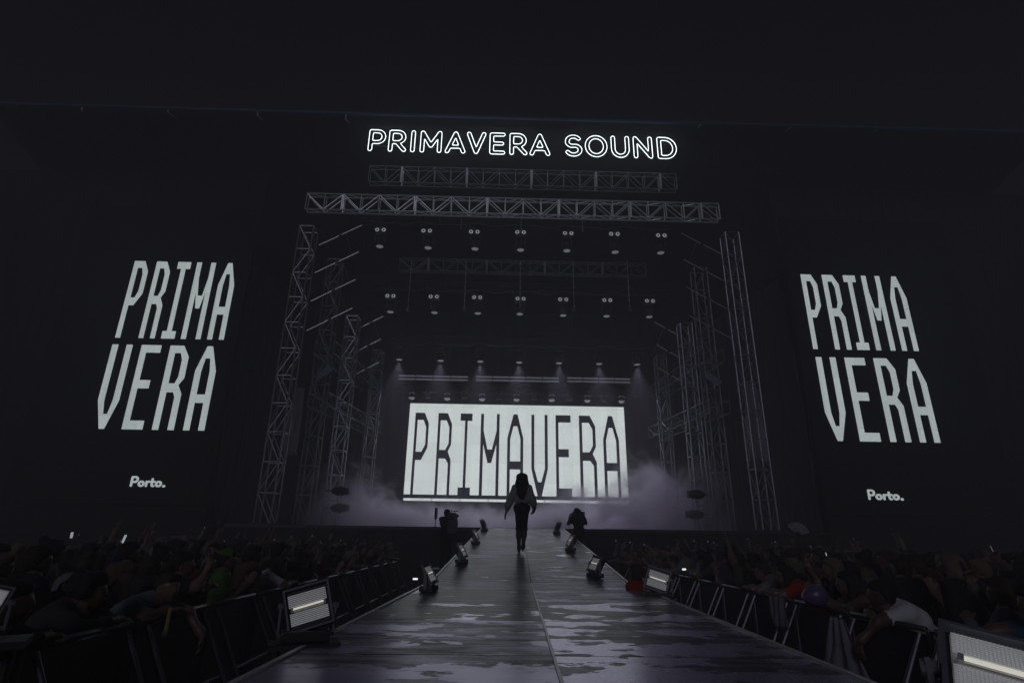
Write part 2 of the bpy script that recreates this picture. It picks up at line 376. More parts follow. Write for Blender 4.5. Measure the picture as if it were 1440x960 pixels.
def porto(x0, x1, z0, z1, m, parent, y):
    """small heavy rounded lettering: Porto."""
    r = .092
    def o(cx): return [arc(cx, .30, .20, .20, 0, 360, 28)]
    A = [('P', [[(.10, .10), (.10, .90)], [(.10, .90), (.36, .90)]+arc(.36, .675, .20, .225, 90, -90, 14)+[(.10, .45)]]),
         ('o', o(.92)), ('r', [[(1.35, .10), (1.35, .50)], [(1.35, .34)]+arc(1.52, .30, .17, .19, 165, 80, 8)]),
         ('t', [[(1.80, .74), (1.80, .24)]+arc(1.93, .24, .13, .14, 180, 285, 8), [(1.66, .50), (2.0, .50)]]),
         ('o', o(2.36)), ('.', [[(2.83, .11), (2.831, .111)]])]
    for ch, st_ in A:
        sx = (x1-x0)/2.95; sz = (z1-z0)/1.0
        loops = stroke_loops(st_, r if ch != '.' else .125, .02)
        lp = [[(x0+u*sx, z0+v*sz) for u, v in l] for l in loops]
        link('letter' if ch != '.' else 'full_stop', fill_mesh('letter', lp, .02), m, parent, (0, y, 0))

# main LED screen: corners surveyed at Y=32
YL = 30.4
sTL, sTR, sBL, sBR = at(577, 566, YL), at(877, 573, YL), at(567, 703, YL), at(884.5, 709, YL)
sx0, sx1 = (sTL.x+sBL.x)/2, (sTR.x+sBR.x)/2; sz1, sz0 = (sTL.z+sTR.z)/2, (sBL.z+sBR.z)/2
ms = empty('led_screen', ((sx0+sx1)/2, YL, sz0), 0, 'huge white lit video wall at the back of the stage', 'screen')
ox, oz = (sx0+sx1)/2, sz0; hw = (sx1-sx0)/2; hh = sz1-sz0
BAND = .33
MB().box((0, .005, BAND+(hh-BAND)/2), (2*hw, .01, hh-BAND)).build('display', M_LEDW, ms)
MB().box((0, .09, hh/2), (2*hw+.10, .15, hh+.10)).build('cabinet', M_BLACK, ms)
MB().box((0, .001, .235), (2*hw, .012, .17)).build('dark_band', M_LEDK, ms)
for i in range(8):
    a = -hw+2*hw*i/8
    MB().box((a+hw/8, .0, .07), (2*hw/8-.03, .014, .13)).build('light_strip', M_LEDW, ms)
rowz0, rowz1 = BAND-.02, hh-.52
def lx(px, py): return at(px, py, YL).x-ox
big = [('P', 584, 603.5, 590), ('R', 616.4, 636, 590), ('I', 648.5, 665, 573), ('M', 677, 703, 575), ('A', 713.5, 735.8, 615), ('V', 747.3, 769.8, 577), ('E', 781, 802, 577), ('R', 814, 836.5, 590), ('A', 848, 870, 616)]
for ch, a, b, py in big:
    letter(ch, lx(a, py), lx(b, py), rowz0, rowz1, .18, M_LEDK, ms, -.012)

# side screens
def side_screen(tl_x, x0, x1, z0, z1, rows, por, label):
    o = empty('side_screen', ((x0+x1)/2, 21.0, 0), 0, label, 'screen'); cx = (x0+x1)/2
    MB().box((0, .06, (z0+z1)/2), (x1-x0, .10, z1-z0)).build('panel', M_LEDB, o)
    fr = MB()
    for dx in (-(x1-x0)/2+.3, 0, (x1-x0)/2-.3): fr.tube((dx, .25, 0), (dx, .25, z1), .06); fr.tube((dx, 1.6, 0), (dx, .3, z1*.6), .05)
    fr.build('support_frame', M_BLACK, o)
    MB().box((0, .12, z0/2), (x1-x0-.02, .02, z0-.06)).build('base_scrim', M_SKIRT, o)
    for chs, zz0, zz1, cells in rows:
        for ch, (a, b) in zip(chs, cells): letter(ch, a-cx, b-cx, zz0, zz1, .29, M_LEDS, o, -.004)
    porto(por[0]-cx, por[1]-cx, por[2], por[3], M_LEDS, o, -.004)
    return o
def xx(px, py): return at(px, py, 21).x
def zz(px, py): return at(px, py, 21).z
def cells(lst, py): return [(xx(a, py), xx(b, py)) for a, b in lst]
# measured along the cap line of each row
L1 = cells([(191, 209), (221, 239), (250, 269), (276.5, 304), (0, 0)], 371)
def vert_cell(xl, yl, xr, yr): return (xx(xl, yl), xx(xr, yr))
k = 2.665
def zl(u, v): return (120+u/k, 350+v/k)
def zr(u, v): return (1110+u/2.743, 370+v/2.743)
def cell2(f, a, b): return (xx(*f(*a)), xx(*f(*b)))
Lrow1 = [cell2(zl, (187, 46), (236, 80)), cell2(zl, (270, 48), (318, 82)), cell2(zl, (347, 62), (395, 62)), cell2(zl, (420, 55), (490, 55)), cell2(zl, (497, 140), (557, 140))]
Lrow2 = [cell2(zl, (102, 360), (178, 360)), cell2(zl, (212, 362), (286, 362)), cell2(zl, (320, 364), (388, 402)), cell2(zl, (411, 462), (488, 462))]
side_screen(0, -17.6, -10.4, STAGE+.6, 15.0,
    [('PRIMA', zz(165, 474.5), zz(255, 368.5), Lrow1), ('VERA', zz(218, 604), zz(255, 486), Lrow2)],
    (xx(182, 684), xx(232, 684), zz(205, 684.5), zz(205, 669)), 'black side screen with pale lettering left of the stage')
Rrow1 = [cell2(zr, (43, 45), (106, 80)), cell2(zr, (124, 46), (190, 82)), cell2(zr, (208, 60), (253, 60)), cell2(zr, (275, 48), (345, 48)), cell2(zr, (391, 140), (452, 140))]
Rrow2 = [cell2(zr, (101, 364), (177, 364)), cell2(zr, (212, 366), (288, 366)), cell2(zr, (323, 366), (407, 408)), cell2(zr, (455, 470), (530, 470))]
side_screen(0, 12.0, 19.2, STAGE+.6, 15.2,
    [('PRIMA', zz(1220, 492), zz(1200, 387.5), Rrow1), ('VERA', zz(1250, 621), zz(1230, 503.5), Rrow2)],
    (xx(1221.5, 703), xx(1271, 703), zz(1246, 703), zz(1246, 688)), 'black side screen with pale lettering right of the stage')

# ------------------------------------------------------------------ neon sign on the roof front
def neon():
    YN = 20.9
    c = at(734, 203, YN); o = empty('neon_sign', c, 0, 'white neon lettering in double outline under the roof front', 'sign')
    # strokes in letter units, cap height 1
    def bowl(x, y0, y1, rx): return arc(x, (y0+y1)/2, rx, (y1-y0)/2, 90, -90, 14)
    G = {
     'P': [[(0, 0), (0, 1), (.33, 1)]+bowl(.33, .40, 1, .30)+[(0, .40)]],
     'R': [[(0, 0), (0, 1), (.33, 1)]+bowl(.33, .42, 1, .29)+[(0, .42)], [(.30, .42), (.66, 0)]],
     'I': [[(0, 0), (0, 1)]],
     'M': [[(0, 0), (0, 1), (.42, .28), (.84, 1), (.84, 0)]],
     'A': [[(0, 0), (.42, 1), (.84, 0)], [(.13, .26), (.71, .26)]],
     'V': [[(0, 1), (.42, 0), (.84, 1)]],
     'E': [[(.62, 1), (0, 1), (0, 0), (.62, 0)], [(0, .5), (.55, .5)]],
     'S': [arc(.34, .73, .31, .27, 35, 180, 14)+arc(.36, .68, .33, .22, 190, 245, 6)+arc(.30, .27, .36, .25, 62, 0, 8)+arc(.33, .27, .33, .27, -5, -150, 14)],
     'O': [arc(.48, .5, .48, .5, 0, 360, 36)],
     'U': [[(0, 1), (0, .38)]+arc(.36, .38, .36, .38, 180, 360, 18)+[(.72, 1)]],
     'N': [[(0, 0), (0, 1), (.72, 0), (.72, 1)]],
     'D': [[(0, 0), (0, 1), (.30, 1)]+arc(.30, .5, .46, .5, 90, -90, 18)+[(0, 0)]],
    }
    sp = 'PRIMAVERA SOUND'
    # left and right edge of every letter in the sign, surveyed on the photograph's sign line (px)
    zl_ = lambda u: 510+u/6.26
    zr_ = lambda u: 730+u/6.26
    E = [(zl_(55), zl_(200)), (zl_(232), zl_(385)), (zl_(425), zl_(462)), (zl_(510), zl_(694)), (zl_(730), zl_(905)), (zl_(918), zl_(1083)), (zl_(1120), zl_(1253)), (zl_(1296), zr_(70)), (zr_(95), zr_(270)), None,
         (zr_(408), zr_(552)), (zr_(582), zr_(774)), (zr_(812), zr_(968)), (zr_(1008), zr_(1170)), (zr_(1218), zr_(1384))]
    rad = .118
    for ch, e in zip(sp, E):
        if e is None: continue
        ym = 203+.0268*((e[0]+e[1])/2-734)
        xa, xb = at(e[0], ym, YN).x-c.x, at(e[1], ym, YN).x-c.x
        pB, pT = at((e[0]+e[1])/2, ym+14.8, YN).z-c.z, at((e[0]+e[1])/2, ym-14.8, YN).z-c.z
        z0, z1 = pB, pT; hgt = z1-z0; r = rad*hgt*.62
        P = np.array([p for s_ in G[ch] for p in s_]); mn, mx_ = P.min(0), P.max(0); wd = max(mx_[0]-mn[0], 1e-6)
        fx = lambda u: xa+r+(u-mn[0])/wd*(xb-xa-2*r) if ch != 'I' else (xa+xb)/2
        strokes = [[(fx(u), z0+r+v*(hgt-2*r)) for u, v in s_] for s_ in G[ch]]
        q = MB()
        for lp in stroke_loops(strokes, r, .02):
            q.path([(u, 0, v) for u, v in lp], .0175, 6, closed=True)
        q.build('letter', M_NEON, o, smooth=True)
        bk = MB()
        for s_ in strokes[:1]: bk.tube((s_[0][0], .05, s_[0][1]), (s_[0][0], .32, s_[0][1]), .012, 5)
        bk.build('bracket', M_BLACK, o)
    MB().tube((-7.3, .34, -.05), (7.3, .34, -.05), .03).build('mounting_rail', M_BLACK, o)
    return o
neon()

# ------------------------------------------------------------------ roof
pFL, pFR = at(-60, 142, 20.4), at(1500, 190, 20.4)
rf = empty('stage_roof', (1.0, 20.4, 0), 0, 'dark fabric stage roof with a thin front edge beam', 'roof')
zr0 = (pFL.z+pFR.z)/2
mm_blue = mat('edge_beam_paint', (.065, .12, .24), .45, .3, var=.4, scale=.6)
q = MB(); q.tube((-24, 0, zr0), (24, 0, zr0), .07, 8); q.build('edge_beam', mm_blue, rf)
cn = MB(); V = [[cn.bm.verts.new((x, y, z+.25*math.sin(x*.6)*(y > .5)*.3)) for x in np.linspace(-24, 24, 49)] for y, z in ((.1, zr0+.08), (5, zr0-1.2), (10, zr0-3), (16, zr0-5))]
for A, B in zip(V, V[1:]):
    for i in range(48): cn.bm.faces.new((A[i], A[i+1], B[i+1], B[i]))
ext = bmesh.ops.extrude_face_region(cn.bm, geom=list(cn.bm.faces)); bmesh.ops.translate(cn.bm, verts=[v for v in ext['geom'] if isinstance(v, bmesh.types.BMVert)], vec=(0, 0, .05))
cn.build('canopy', M_CLOTH, rf, smooth=True)
for (x, y, x2, y2) in ((115, 156, 148, 176), (236, 158, 285, 190), (362, 163, 392, 187), (486, 168, 505, 186), (1112, 180, 1072, 208), (1234, 182, 1196, 206), (985, 176, 962, 200)):
    a = at(x, y, 20.45)-rf.location; b = at(x2, y2, 22.6)-rf.location; t = Vector((a.x, .02, zr0-.06))
    s_ = MB(); s_.tube(t, a, .035, 6); s_.tube(a, b, .028, 6); s_.build('strut', M_ALUT, rf)
for (x, y) in ((-9.3, 13.2), (10.9, 13.5)):
    pass

# ------------------------------------------------------------------ trusses
def truss(name, a, b, w, h, bays, label, m, cat='truss', rc=.028, rl=.016, splice=4, up=Vector((0, 0, 1)), group=None):
    a, b = Vector(a), Vector(b); d = (b-a); L = d.length; t = d/L; sd_ = t.cross(up).normalized(); up2 = sd_.cross(t)
    o = empty(name, (a+b)/2, 0, label, cat, group); c = (a+b)/2
    cr = {}
    for i in (-1, 1):
        for j in (-1, 1):
            off = sd_*(i*w/2)+up2*(j*h/2)
            MB().tube(a+off-c, b+off-c, rc, 8).build('chord', m, o)
    q = MB()
    for i in (-1, 1):                                   # the two upright faces: posts and zigzag
        for k_ in range(bays+1):
            p = a+t*(L*k_/bays)-c
            q.tube(p+sd_*(i*w/2)-up2*(h/2), p+sd_*(i*w/2)+up2*(h/2), rl, 6)
            if k_ < bays:
                p2 = a+t*(L*(k_+1)/bays)-c; sg = 1 if k_ % 2 else -1
                q.tube(p+sd_*(i*w/2)+up2*(-sg*h/2), p2+sd_*(i*w/2)+up2*(sg*h/2), rl, 6)
    for j in (-1, 1):
        for k_ in range(bays):
            p = a+t*(L*k_/bays)-c; p2 = a+t*(L*(k_+1)/bays)-c; sg = 1 if k_ % 2 else -1
            q.tube(p+up2*(j*h/2)+sd_*(-sg*w/2), p2+up2*(j*h/2)+sd_*(sg*w/2), rl*.9, 6)
    q.build('lattice', m, o)
    if splice:
        k_ = splice//2
        while k_ < bays:
            p = a+t*(L*k_/bays)-c
            for i in (-1, 1): MB().box(p+sd_*(i*w/2), (.10, .03, h-.02)).build('splice_plate', m, o)
            k_ += splice
    return o
def px_truss(x0, y0, x1, y1, Y, hpx, bays, label, m, wf=.35, **kw):
    a, b = at(x0, y0, Y), at(x1, y1, Y); z = (a.z+b.z)/2; a.z = b.z = z; h = at(x0, y0-hpx/2, Y).z-at(x0, y0+hpx/2, Y).z
    return truss('roof_truss', a, b, h*wf, h, bays, label, m, group='roof trusses over the stage', **kw)
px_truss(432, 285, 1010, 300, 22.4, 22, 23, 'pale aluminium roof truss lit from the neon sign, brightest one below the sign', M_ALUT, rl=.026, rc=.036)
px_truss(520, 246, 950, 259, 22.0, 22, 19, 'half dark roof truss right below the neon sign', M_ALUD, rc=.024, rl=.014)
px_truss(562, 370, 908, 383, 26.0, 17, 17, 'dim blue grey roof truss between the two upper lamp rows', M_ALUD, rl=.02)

ORD = ['leftmost', 'second from the left', 'third from the left', 'middle', 'third from the right', 'second from the right', 'rightmost']
def moving_head(loc, label, group, size=1.0, lit=0.0):
    o = empty('moving_light', loc, 0, label, 'stage light', group); s = size
    b = MB().box((0, 0, .50*s), (.34*s, .26*s, .14*s)); b.bevel(.02*s); b.build('base', M_PLASTIC, o)
    y = MB()
    for i in (-1, 1): y.box((i*.19*s, 0, .27*s), (.05*s, .12*s, .38*s))
    y.box((0, 0, .425*s), (.42*s, .14*s, .03*s)); y.bevel(.012*s); y.build('yoke', M_PLASTIC, o)
    MB().lathe([(.09*s, .34*s), (.13*s, .30*s), (.15*s, .10*s), (.16*s, 0.0), (.165*s, -.05*s)], n=24).build('head', M_PLASTIC, o, smooth=True)
    MB().lathe([(.145*s, -.052*s), (.12*s, -.068*s), (.06*s, -.078*s)], n=24).build('lens', M_LENS, o, smooth=True)
    MB().tube((-.1*s, 0, .57*s), (-.1*s, 0, .72*s), .015*s, 6).tube((.1*s, 0, .57*s), (.1*s, 0, .72*s), .015*s, 6).build('clamp', M_BLACK, o)
    if lit:
        ld = bpy.data.lights.new('added_smoke_beam', 'SPOT'); ld.energy = lit; ld.spot_size = R(76); ld.spot_blend = 1.0; ld.shadow_soft_size = .12*s; ld.color = (.82, .76, 1.0)  # violet beam added to the third row to light the smoke
        lo = bpy.data.objects.new('added_smoke_beam', ld); COL.objects.link(lo); lo.parent = o; lo.location = (0, 0, -.10*s)
    return o
def blinder(loc, label, group):
    o = empty('blinder_light', loc, 0, label, 'stage light', group)
    b = MB().box((0, .07, 0), (.62, .12, .34)); b.bevel(.025); b.build('housing', M_PLASTIC, o)
    for i in (-1, 1):
        MB().path([(i*.155+.072*math.cos(a), -.005, .072*math.sin(a)) for a in np.linspace(0, 2*math.pi, 21)[:-1]], .020, 6, True).build('lamp_ring', M_RING, o, smooth=True)
        MB().lathe([(.07, 0), (.05, .012), (.02, .02)], Matrix.Translation((i*.155, -.0, 0)) @ Matrix.Rotation(R(90), 4, 'X'), 16).build('reflector', M_BLACK, o)
    MB().tube((0, .07, .17), (0, .07, .45), .02, 6).build('hanger', M_BLACK, o)
    return o
def row(pts_eye, pts_disc, Y, nm, where):
    B0 = H0 = None
    zt = 0
    for i, (x, y) in enumerate(pts_eye):
        p = at(x, y, Y); lb = f'{ORD[i]} of the twin ringed blinders in the {where} lamp row'
        zt = max(zt, p.z)
        if B0 is None: B0 = blinder(p, lb, f'blinders in the {where} lamp row')
        else: dup(B0, p, 0, lb)
    for i, (x, y) in enumerate(pts_disc):
        p = at(x, y, Y); lb = f'{ORD[i]} of the pale lensed spotlights in the {where} lamp row'
        zt = max(zt, p.z+.5)
        if H0 is None: H0 = moving_head(p, lb, f'spotlights in the {where} lamp row', 1.15, SPOT_W if where == 'third' else 0)
        else: dup(H0, p, 0, lb)
    xs_ = [at(x, y, Y).x for x, y in pts_disc]
    tr = truss('lamp_truss', (min(xs_)-1.2, Y+.25, zt+.62), (max(xs_)+1.2, Y+.25, zt+.62), .4, .42, 16, f'black truss carrying the {where} lamp row', M_BLACK, rc=.022, rl=.012, splice=0, group='black lamp trusses over the stage')
    n_ = 60; w_ = (max(xs_)-min(xs_))/2+.6
    MB().path([(-w_+2*w_*i/n_, -.22, -.20-.13*abs(math.sin(i*.31))-.03*math.sin(i*1.1)) for i in range(n_+1)], .018, 5).build('cable_loom', M_ALUD, tr)
row([(535, 323), (600, 324.5), (667, 326), (732, 326.5), (799, 328), (864, 329), (930, 331)], [(534, 345), (602, 347), (668, 348.5), (732, 350), (797, 351), (865, 353), (929, 354)], 23.6, 'a', 'front')
row([(549, 416), (610, 417), (671, 418), (732, 420), (792, 421), (854, 422), (914, 423)], [(549, 437), (611, 438), (672, 439), (731, 440), (792, 442), (853, 443), (913, 444)], 26.3, 'b', 'second')
row([], [(561.5, 504), (619.6, 505.5), (675.6, 506.6), (730, 508), (786, 509), (842.5, 510), (896, 511)], 28.4, 'c', 'third')
# globe lamps over the screen and the small floods between them
G0 = None
for i, (x, y) in enumerate([(579, 557), (629, 558), (678, 559), (726.3, 559.5), (776, 560), (826, 561), (874, 562)]):
    p = at(x, y, 30.0); lb = f'{ORD[i]} of the round globe lamps above the white screen'
    if G0 is None:
        G0 = empty('globe_lamp', p, 0, lb, 'stage light', 'globe lamps above the screen')
        MB().ball((0, 0, 0), .19, n=20).build('globe', mat('smoked_globe', (.03, .03, .035), .15, var=.1), G0, smooth=True)
        MB().lathe([(.178, -.075), (.150, -.125), (.09, -.168), (.03, -.19)], n=24).build('lens', M_LENS, G0, smooth=True)
        MB().path([(.20*math.cos(a), -.02, .20*math.sin(a)) for a in np.linspace(R(35), R(145), 12)], .013, 6).build('rim', M_LENS, G0, smooth=True)
        MB().box((0, .02, .26), (.22, .2, .12)).bevel(.02).build('base', M_PLASTIC, G0)
    else: dup(G0, p, 0, lb)
F0 = None; O6 = ['leftmost', 'second from the left', 'third from the left', 'third from the right', 'second from the right', 'rightmost']
for i, (x, y) in enumerate([(602, 556), (653, 557), (702, 558), (751, 558.5), (801, 559.5), (849, 561)]):
    p = at(x, y, 30.1); lb = f'{O6[i]} of the small dark floodlights between the globe lamps'
    if F0 is None:
        F0 = empty('small_floodlight', p, 0, lb, 'stage light', 'small floodlights above the screen')
        MB().box((0, 0, 0), (.30, .2, .26)).bevel(.03).build('housing', M_PLASTIC, F0)
        q = MB()
        for u, v in ((-.14, .19), (.14, .19)): q.ball((u, -.06, v), .022, n=8)
        q.build('bolt', M_LENS, F0)  # bolts take the self-lit lens material, so their glow is painted on
        MB().path([(-.10, -.105, -.10), (-.06, -.11, -.165), (.06, -.11, -.165), (.10, -.105, -.10)], .012, 5).build('handle', M_ALUD, F0)
    else: dup(F0, p, 0, lb)
pa, pb = at(570, 546, 30.2), at(885, 551, 30.2)
truss('lamp_truss', (pa.x-.5, 30.35, pa.z+.05), (pb.x+.5, 30.35, pa.z+.05), .35, .45, 18, 'black truss carrying the globe lamps above the screen', M_BLACK, rc=.022, rl=.012, splice=0, group='black lamp trusses over the stage')
# lamp battens
for i, (x0, x1, nm, nseg) in enumerate(((560, 658.5, 'left', 4), (669, 786, 'middle', 5), (797, 886, 'right', 4))):
    yb = 533+.0135*((x0+x1)/2-700); a = at(x0, yb, 29.6); b = at(x1, yb, 29.6)
    o = empty('light_batten', (a+b)/2, 0, f'{nm} light batten of two thin pale bars above the screen', 'light batten', 'light battens above the screen')
    L_ = (b-a).x
    for j in range(nseg):
        xa = -L_/2+L_*j/nseg+.025; xb = -L_/2+L_*(j+1)/nseg-.025
        for z in (.10, -.08):
            MB().box(((xa+xb)/2, -.04, z), (xb-xa, .03, .075)).build('light_bar', M_BAR, o)
    MB().box((0, .06, .01), (L_+.1, .10, .34)).build('housing', M_PLASTIC, o)
# hoist chains and drop pipes
def hang(x0, y0, x1, y1, Y, dashed, label):
    a, b = at(x0, y0, Y), at(x1, y1, Y); xm = (a.x+b.x)/2
    o = empty('hoist_chain' if dashed else 'drop_pipe', (xm, Y, b.z), 0, label, 'hoist chain' if dashed else 'drop pipe', 'rigging hanging from the roof'); h = a.z-b.z
    if dashed:
        q = MB(); n_ = int(h/.11)
        for i in range(n_):
            z = h*i/n_; q.tube((0, 0, z), (0, 0, z+.085), .020 if i % 3 else .034, 6)
        q.build('chain', M_ALU, o); MB().box((0, 0, -.12), (.16, .16, .28)).bevel(.02).build('hoist_body', M_BLACK, o)
    else:
        MB().tube((0, 0, 0), (0, 0, h), .026, 8).build('pipe', M_ALUD, o); MB().box((0, 0, h), (.1, .1, .12)).build('clamp', M_BLACK, o)
hang(648, 300, 650, 323, 22.6, False, 'left drop pipe under the pale roof truss')
hang(733, 302, 733, 325, 22.6, False, 'middle drop pipe under the pale roof truss')
hang(820, 303, 818, 327, 22.6, False, 'right drop pipe under the pale roof truss')
for x0, x1, w in ((573, 580, 'outermost chain hoist on the left of the middle roof truss'), (653, 656, 'second chain hoist from the left on the middle roof truss'), (732, 731, 'central chain hoist on the middle roof truss'), (809, 804, 'second chain hoist from the right on the middle roof truss'), (887, 880, 'outermost chain hoist on the right of the middle roof truss')):
    hang(x0, 366, x1, 432, 25.4, True, w)

# ------------------------------------------------------------------ towers at both sides of the stage
def tower(x, y, z0, z1, w, d_, label, m, rung=1.15, group='scaffold towers beside the stage'):
    o = empty('truss_tower', (x, y, z0), 0, label, 'tower', group); H = z1-z0; n_ = int(H/rung)
    for i in (-1, 1):
        for j in (-1, 1): MB().tube((i*w/2, j*d_/2, 0), (i*w/2, j*d_/2, H), .035, 8).build('chord', m, o)
    q = MB()
    for k_ in range(n_+1):
        z = H*k_/n_
        for j in (-1, 1): q.tube((-w/2, j*d_/2, z), (w/2, j*d_/2, z), .024, 6)
        for i in (-1, 1): q.tube((i*w/2, -d_/2, z), (i*w/2, d_/2, z), .024, 6)
        if k_ < n_:
            z2 = H*(k_+1)/n_; sg = 1 if k_ % 2 else -1
            for j in (-1, 1): q.tube((-sg*w/2, j*d_/2, z), (sg*w/2, j*d_/2, z2), .022, 6)
            for i in (-1, 1): q.tube((i*w/2, -sg*d_/2, z), (i*w/2, sg*d_/2, z2), .022, 6)
    q.build('lattice', m, o)
    MB().box((0, 0, .02), (w+.3, d_+.3, .04)).build('base_plate', M_BLACK, o)
    return o
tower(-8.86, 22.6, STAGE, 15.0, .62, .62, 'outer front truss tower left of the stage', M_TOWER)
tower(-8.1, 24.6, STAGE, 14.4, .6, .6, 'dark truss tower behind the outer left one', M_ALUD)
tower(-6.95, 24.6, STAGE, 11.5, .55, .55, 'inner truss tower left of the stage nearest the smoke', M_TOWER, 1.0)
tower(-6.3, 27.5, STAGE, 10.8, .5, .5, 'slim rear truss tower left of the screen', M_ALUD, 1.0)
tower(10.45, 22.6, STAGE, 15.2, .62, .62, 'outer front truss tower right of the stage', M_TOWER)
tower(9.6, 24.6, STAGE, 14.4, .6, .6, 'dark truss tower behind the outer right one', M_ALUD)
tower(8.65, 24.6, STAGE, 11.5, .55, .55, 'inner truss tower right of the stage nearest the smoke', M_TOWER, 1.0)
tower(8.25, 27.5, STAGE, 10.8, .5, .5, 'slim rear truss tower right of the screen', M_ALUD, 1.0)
# side catwalk trusses running back, knee braces high on the towers
for sgn, xa in ((-1, -8.0), (1, 9.7)):
    nm = 'left' if sgn < 0 else 'right'
    for j, (z, w_) in enumerate(((7.3, 'lower'), (9.6, 'upper'))):
        a = Vector((xa-sgn*.3, 23.3, z)); b = Vector((xa-sgn*(1.2 if j == 0 else .9), 30.0, z))
        o = truss('side_truss', a, b, .9, .55, 8, f'{w_} dark side truss running back along the {nm} wing', M_ALUD, rc=.024, rl=.014, splice=0, group='side trusses in the wings')
    for j in range(4):
        for (dx, Y, s0, nmz) in ((0, 22.3, 1, 'front'), (-sgn*-1.15, 25.0, .62, 'rear')):
            z = 10.6+j*1.35 if nmz == 'front' else 9.2+j*1.15
            if nmz == 'rear' and j > 2: continue
            xo = xa-sgn*.9+(-sgn*1.0 if nmz == 'rear' else 0)
            a = Vector((xo+sgn*1.1*s0, Y, z-.62*s0)); b = Vector((xo-sgn*.7*s0, Y, z+.45*s0))
            o = empty('knee_brace', a, 0, f'{["lowest", "second lowest", "third lowest", "topmost"][j]} slanting brace on the {nmz} {nm} tower', 'brace', 'slanting braces on the towers')
            MB().tube((0, 0, 0), b-a, .028, 6).build('tube', M_ALU, o)
            MB().box((b-a)*.5, (.12, .12, .12)).build('coupler', M_BLACK, o)
            MB().tube((b-a)*.62, (b-a)*.62+Vector((-sgn*.25, .9, -.9)), .02, 6).build('stay', M_ALUD, o)
# pale curtains behind the outer towers
def curtain(x, y, z0, z1, w, label):
    o = empty('curtain', (x, y, z0), 0, label, 'curtain', 'pale curtains behind the towers'); q = MB(); n_ = 28; rows = []
    for v in range(13):
        rr = []
        for i in range(n_+1):
            t = i/n_; f = v/12; wv = w*(1-.55*f**1.6)
            rr.append(q.bm.verts.new(((t-.5)*wv+.12*f, .07*math.sin(t*40)+.03*math.sin(t*17+f*4), (z1-z0)*f)))
        rows.append(rr)
    for A, B in zip(rows, rows[1:]):
        for i in range(n_): q.bm.faces.new((A[i], A[i+1], B[i+1], B[i]))
    e_ = bmesh.ops.extrude_face_region(q.bm, geom=list(q.bm.faces)); bmesh.ops.translate(q.bm, verts=[v for v in e_['geom'] if isinstance(v, bmesh.types.BMVert)], vec=(0, .012, 0))
    q.build('cloth', M_CURT, o, smooth=True); MB().tube((-w/2, 0, z1-z0), (w/2, 0, z1-z0), .025).build('rail', M_BLACK, o)
p = at(404, 640, 23.7); curtain(p.x, 23.7, p.z+.0, at(413, 545, 23.7).z, .75, 'pale folded curtain behind the outer left tower')
p = at(1066, 648, 23.7); curtain(p.x, 23.7, p.z+.0, at(1056, 535, 23.7).z, .95, 'pale pleated curtain behind the outer right tower')
for sgn, px_, py_ in ((-1, 455, 524), (1, 1003, 533)):
    p = at(px_, py_, 24.0); o = empty('sign_board', p, 0, f'small grey blue board slanting high on the {"left" if sgn < 0 else "right"} inner tower', 'board')
    MB().box((0, 0, 0), (.75, .06, .30), Matrix.Rotation(R(37*-sgn*-1), 3, 'Y')).build('panel', mat('board_paint', (.20, .22, .34), .7, var=.2), o)
    MB().tube((0, .05, 0), (0, .6, .05), .02, 6).build('bracket', M_BLACK, o)
# round side lamps low in the wings, black against the smoke
for (x, y, w_) in ((479, 690, 'upper left'), (478, 714, 'lower left'), (979, 695, 'upper right'), (977, 723, 'lower right')):
    p = at(x, y, 23.6); o = empty('wash_light', p, 0, f'{w_} black round lamp on the inner tower before the smoke', 'stage light', 'round black lamps in the wings'); s_ = -1 if x < 700 else 1
    MB().ball((0, 0, 0), .30, (1.25, 1, .62), 20).build('housing', M_PLASTIC, o, smooth=True)
    MB().tube((0, 0, 0), (s_*.8, .6, .05), .03, 6).build('arm', M_BLACK, o)
    MB().lathe([(.16, 0), (.13, .03)], Matrix.Translation((-s_*.33, 0, 0)) @ Matrix.Rotation(R(-90*s_), 4, 'Y'), 16).build('lens', M_BLACK, o)
